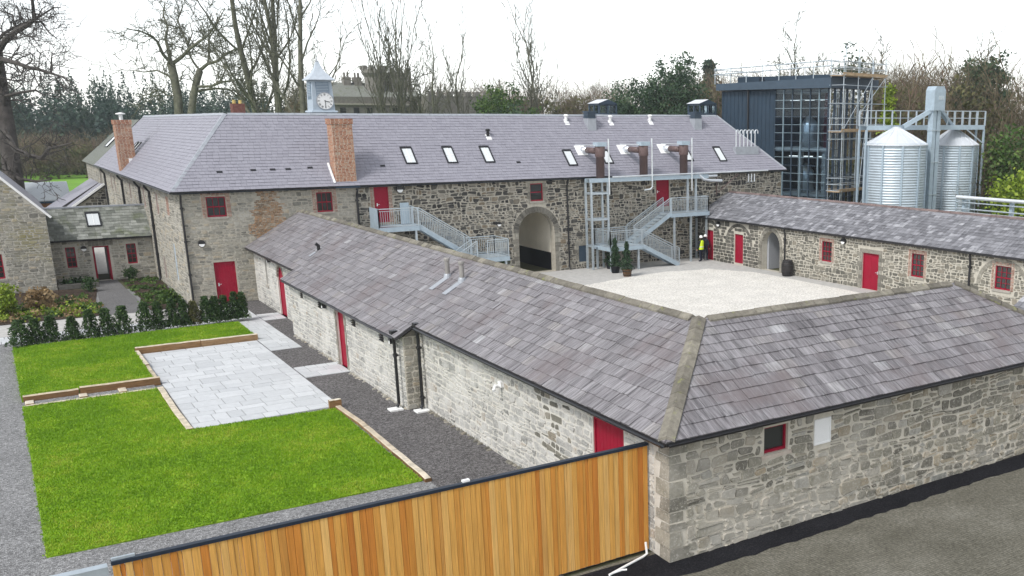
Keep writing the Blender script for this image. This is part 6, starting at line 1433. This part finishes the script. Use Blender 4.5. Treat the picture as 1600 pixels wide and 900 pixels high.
for i, (p, r0, r1) in enumerate(LIMB2):
    k_ = len(p); st = r0 > .6; r0 *= .62 if st else .7; r = [r0+(r1-r0)*j/(k_-1) for j in range(k_)]
    mbs[0 if st else 1].tube(p, r, 9 if st else 6, True, .5)
    for k in range(2 if not st else 4, k_):
        for q in range(3 if not st else 1):
            f = rng.random(); a = Vector(p[k-1]); b = Vector(p[k]); d = (b-a).normalized(); o1 = d.orthogonal().normalized(); o2 = d.cross(o1); ph = rng.uniform(0,6.28)
            grow(mbs, a+(b-a)*f, (d*.6+(o1*math.cos(ph)+o2*math.sin(ph))).normalized(), rng.uniform(1.4,3.4), min(.09, r[k]*.5), 2, 4, rng, TW2)
mbs[0].build('trunk', m_bark, bo, True); mbs[1].build('crown', m_bark, bo)
bare_tree('bare_tree','tall bare tree with several straight stems left of the clock turret',(31.1,136.8,0),31,.75,ASH,6,4,stems=3,frac=.92)
bare_tree('bare_tree','slender tall bare tree just behind the clock turret',(32.4,128.0,0),30,.5,ASH,8,4,frac=.92)
bare_tree('bare_tree','multi-stemmed poplar in front of the castle turret',(47.8,142,0),24.5,.36,dict(POP,n=[6,3,3]),9,3,stems=2,frac=.80)
bare_tree('bare_tree','narrow poplar right of the castle turret',(51.6,149,0),24,.40,POP,10,3,stems=2,frac=.78)
bare_tree('bare_tree','thin poplar standing in front of the castle wing',(51.0,141.5,0),22,.34,POP,11,3,frac=.82)
bare_tree('bare_tree','thin bare tree at the right end of the castle',(52.2,136.4,0),21,.30,ASH,12,3,frac=.82)
bare_tree('bare_tree','bare tree with leaning crooked stem right of the castle',(58.0,144.5,0),20,.45,OAK,13,4,lean=(-.35,.2),frac=.62)
bare_tree('bare_tree','fork-topped bare tree between the castle and the ivy tree',(61.0,147.5,0),23,.36,POP,14,3,frac=.72)
bare_tree('bare_tree','bare tree above the ivy-covered trees in mid picture',(68.2,141.7,0),22,.42,ASH,15,4,frac=.8)
bare_tree('bare_tree','tall thin bare tree at the right of the ivy-covered trees',(70.6,140.0,0),25,.32,POP,16,3,frac=.86)
bare_tree('bare_tree','twiggy bare tree behind the left end of the dark tower',(77.9,96.5,0),19.5,.36,TWG,17,4,frac=.72)
bare_tree('bare_tree','twiggy bare tree behind the middle of the dark tower',(85.1,97.6,0),18,.34,TWG,18,4,frac=.72)
bare_tree('bare_tree','reddish bare tree behind the scaffold',(80.0,76.5,0),16.6,.34,TWG,19,4,frac=.66,mat=None)
bare_tree('bare_tree','fan-shaped bare tree behind the grain elevator',(84.6,72.5,0),17.7,.34,TWG,20,4,frac=.66)
bare_tree('bare_tree','bare tree left of the fan-shaped one above the silos',(88,80,0),17.5,.34,TWG,23,4,frac=.7)
# evergreens
def evergreen(name, label, loc, h, rad, n, mat, seed, size=.34, trunk=.3, conic=False, per=40):
    r = np.random.default_rng(seed); t = thing(name, label, 'tree', loc, 'evergreen trees behind the buildings'); x,y,z = loc
    n = int(n*1.7); size *= .8
    if conic:
        k = n//per; zz = r.uniform(.08,1,k)**.9; a = r.uniform(0,6.283,k); q = rad*(1.02-zz)*np.sqrt(r.uniform(.2,1,k))*(1+.25*np.sin(zz*30))
        c = np.stack([x+np.cos(a)*q, y+np.sin(a)*q, z+h*zz],1); P = (c[:,None,:]+r.normal(size=(k,per,3))*np.array([.35,.35,.22])*max(.35,rad*.28)).reshape(-1,3); tt = np.clip(r.uniform(.05,.8,k)[:,None]+r.normal(size=(k,per))*.15,0,1).ravel()
    else:
        P = []; tt = []
        for j in range(5):
            o = r.normal(size=3)*np.array([rad*.35,rad*.35,h*.14]); hh = h*.36*r.uniform(.7,1.1)
            p_, t_ = clumps(n//per//5,(x+o[0],y+o[1],z+min(h-hh*.9, h*.55+o[2]+(.12*h if j == 0 else 0))),(rad*.72,rad*.72,hh),r,per,(.45,.45,.35),.35); P.append(p_); tt.append(t_)
        P = np.concatenate(P); tt = np.concatenate(tt); P[:,2] = np.clip(P[:,2], z+.4, z+h*1.02)
    leafobj('crown', P, size, mat, tt, r, t, .4)
    mb = MB(); mb.tube([(x,y,z-.2),(x+.1,y,z+h*.5),(x,y,z+h*.92)],[trunk,trunk*.6,.05],7)
    rn = random.Random(seed)
    for k in range(8): a = rn.uniform(0,6.28); zz = h*rn.uniform(.25,.8); mb.tube([(x,y,z+zz),(x+math.cos(a)*rad*.6,y+math.sin(a)*rad*.6,z+zz+h*.08)],[trunk*.4,.04],5)
    mb.build('trunk', m_barkD, t); return t
evergreen('evergreen_tree','broad dark evergreen right of the first roof lantern',(71.5,114,0),15.4,5.8,10000,m_ever,51)
evergreen('evergreen_tree','tallest rounded evergreen between the roof lanterns',(75.2,109,0),18.0,6.2,12000,m_ever,52)
evergreen('evergreen_tree','lower dark evergreen at the left of the rounded evergreen group',(67.0,114.6,0),12.6,3.8,5500,m_ever,53)
evergreen('evergreen_tree','spreading dark pine above the silos at the right',(88.4,70.3,0),17.3,3.6,6500,m_ever,54,.4)
evergreen('evergreen_tree','dark evergreen rising behind the scaffold top',(87.2,90.2,0),18.6,2.2,3600,m_ever,55,.38)
evergreen('evergreen_tree','bluish distant conifer left of the dark tower',(103.8,141.4,0),19.5,5.0,4600,m_conif,56,.5,.3,True)
evergreen('evergreen_tree','bright lime-green conifer behind the catwalk',(69.9,66.6,0),13.0,2.0,3000,m_lime,57,.30,.2,True)
evergreen('evergreen_tree','dark green conifer right of the elevator head',(81.8,68.1,0),12.8,2.6,3200,m_ever,58,.34,.2,True)
evergreen('ivy_clad_tree','ivy-covered tree left of the group in mid picture',(64.5,137.8,0),14.8,4.4,6500,m_bushg,59,.45)
evergreen('ivy_clad_tree','low ivy-covered tree just above the main ridge in mid picture',(62.5,131,0),11.6,3.4,4200,m_ever,60,.45)
shrub((69.5,51.6,0),(3.2,3.2,4.4),'large yellow-green bush at the right edge beyond the pipe rack',m_bushg,9000,61,.34,'bush')
shrub((65.5,47.5,0),(2.6,2.6,2.9),'lower green bush at the right edge behind the pipe rack',m_lime,6000,62,.30,'bush')
shrub((72.5,55.5,0),(3.0,3.0,3.0),'dull green bush behind the right-hand silo',m_olive,5000,63,.34,'bush')

# ---------------------------------------------------------------- woods: masses nobody could count
def conifer_wood():
    r = np.random.default_rng(9); P = []; T = []; S = []
    for k in range(760):
        u = r.uniform(-.62,.30); dist = r.uniform(222,320)*(1+.15*abs(u)); ang = .627+u*.9-.45   # a belt beyond the meadow, bearing from the camera side
        ang = -.30+.75*r.random(); x = dist*math.sin(ang); y = dist*math.cos(ang)
        if x > 95: continue
        h = r.uniform(14,21)*(1 if ang < .22 else .9); n = 330
        zz = r.uniform(.05,1,n)**.85; a = r.uniform(0,6.283,n); q = 4.2*(1.0-zz)**.85*(.3+.7*np.sqrt(r.uniform(0,1,n)))*(1+.3*np.sin(zz*40+k)); zz = zz-.03*q/3.6
        P.append(np.stack([x+np.cos(a)*q, y+np.sin(a)*q, h*zz],1)); T.append(np.clip(r.uniform(0,.85)+r.normal(size=n)*.16,0,1)); S.append(np.clip(1.75*(1.05-zz),.38,1.7))
    P = np.concatenate(P); T = np.concatenate(T)
    o = leafobj('conifer_wood', P, np.concatenate(S)[:,None]*.95, m_conif, T, r, None, .35); tag(o,'dark bluish conifer wood along the far side of the meadow','wood',None,'stuff')
conifer_wood()
def scrub(name, label, spots, hr, seed, variants=5, leaf=None, nleaf=0, lsize=.5, mat=None, mx=2):
    """leafless thicket: several shrubs repeated, turned and scaled into one mass, with dead leaves and ivy between"""
    rn = random.Random(seed); r = np.random.default_rng(seed); VV = []
    for k in range(variants):
        m = [MB(), MB()]; par = dict(TWG, n=[8,6], rmin=.022, rr=.5, sides=3, maxseg=4, up=[.05,.1,.08,.05])
        grow(m, V(0,0,-.3), V(rn.uniform(-.1,.1),rn.uniform(-.1,.1),1), 6.0, .085, 0, mx, rn, par)
        v = np.array(m[0].v+m[1].v); f0 = m[0].f+[tuple(i+len(m[0].v) for i in f) for f in m[1].f]
        tri = np.array([f for f in f0 if len(f) == 4]); top = v[:,2].max(); VV.append((v/top, tri))
    vs = []; fs = []; ts = []; off = 0
    for (x,y) in spots:
        v, f = rn.choice(VV); h = rn.uniform(*hr); a = rn.uniform(0,6.28); c, s = math.cos(a)*h, math.sin(a)*h
        q = np.stack([x+v[:,0]*c-v[:,1]*s, y+v[:,0]*s+v[:,1]*c, v[:,2]*h],1); vs.append(q); fs.append(f+off); off += len(q); ts.append(np.clip(r.uniform(0,1)+r.normal(size=len(f))*.12,0,1))
    o = np_obj(name, np.concatenate(vs), np.concatenate(fs), mat or m_twig, np.concatenate(ts)); tag(o, label, 'scrub', None, 'stuff')
    if nleaf:
        sp = np.array(spots); i = r.integers(0,len(sp),nleaf//30); h = r.uniform(.05,.85,len(i))*np.mean(hr)
        c = np.stack([sp[i,0]+r.normal(size=len(i))*1.4, sp[i,1]+r.normal(size=len(i))*1.4, h],1)
        P = (c[:,None,:]+r.normal(size=(len(i),30,3))*np.array([.8,.8,.6])).reshape(-1,3); P[:,2] = np.maximum(P[:,2],.1)
        m_ = nleaf//5; i2 = r.integers(0,len(sp),m_); zz = r.uniform(.25,1.0,m_)*np.mean(hr)*r.uniform(.75,1.08,m_)
        c2 = np.stack([sp[i2,0]+r.normal(size=m_)*1.5, sp[i2,1]+r.normal(size=m_)*1.5, zz],1)
        Q = (c2[:,None,:]+r.normal(size=(m_,26,3))*np.array([.7,.7,.8])).reshape(-1,3); N = len(Q)      # twig sprays
        a = r.normal(size=(N,3))*np.array([.55,.55,.3])+np.array([0,0,.8]); a /= np.linalg.norm(a,axis=1)[:,None]; b = np.cross(a, r.normal(size=(N,3))); b /= np.linalg.norm(b,axis=1)[:,None]; L = r.uniform(.5,1.3,N)[:,None]*lsize*2.0
        Vq = np.stack([Q-b*.018*lsize*2, Q+b*.018*lsize*2, Q+a*L],1).reshape(-1,3)
        o = np_obj(name.replace('thicket','twig_sprays'), Vq, np.arange(N*3).reshape(-1,3), m_twig, np.clip(np.repeat(r.uniform(0,1,m_),26)+r.normal(size=N)*.1,0,1)); tag(o, label.replace('bare thicket','fine twig sprays of the thicket'), 'scrub', None, 'stuff')
        o = leafobj(name.replace('thicket','undergrowth'), P, lsize, leaf or m_olive, np.clip(r.uniform(0,.9,len(i))[:,None]+r.normal(size=(len(i),30))*.12,0,1).ravel(), r, None, .3); tag(o, label.replace('bare','olive-brown leaves in the'), 'undergrowth', None, 'stuff')
def belt(n, a0, a1, d0, d1, seed):
    r = random.Random(seed); out = []
    for _ in range(n):
        a = r.uniform(a0,a1); d = r.uniform(d0,d1); out.append((d*math.sin(a), d*math.cos(a)))
    return out
scrub('thicket','bare thicket along the foot of the conifer wood at the left', belt(90,-.05,.30,204,234,1), (4,8.5), 71, 5, m_olive, 12000, .8)
scrub('thicket','bare thicket of the woodland behind the castle and the main ridge', belt(150,.24,.66,165,215,2), (12,18.5), 72, 6, m_olive, 26000, .7)
scrub('thicket','bare thicket behind the evergreens and the dark tower', belt(150,.58,.88,135,180,3), (13,18.5), 73, 6, m_olive, 24000, .6)
scrub('thicket','bare thicket on the bank behind the silos and the pipe rack', belt(180,.78,1.14,98,135,4), (12,18.5), 74, 6, m_olive, 26000, .42)
scrub('thicket','bare thicket low on the near bank right of the silos', belt(80,.90,1.16,84,100,5), (5,9), 75, 4, m_olive, 14000, .34)

# ---------------------------------------------------------------- the damp air
mb = MB(); mb.box(-520,720,-170,920,-1.1,48)
hm = bpy.data.materials.new('damp_air'); hm.use_nodes = True; hn = hm.node_tree; hn.nodes.clear()
ho = hn.nodes.new('ShaderNodeOutputMaterial'); hv = hn.nodes.new('ShaderNodeVolumePrincipled')
hv.inputs['Color'].default_value = (.86,.92,.97,1); hv.inputs['Density'].default_value = .0003
hn.links.new(hv.outputs[0], ho.inputs['Volume'])
hz = mb.build('haze', hm); hz['kind'] = 'stuff'; hz['label'] = 'thin damp haze in the air'
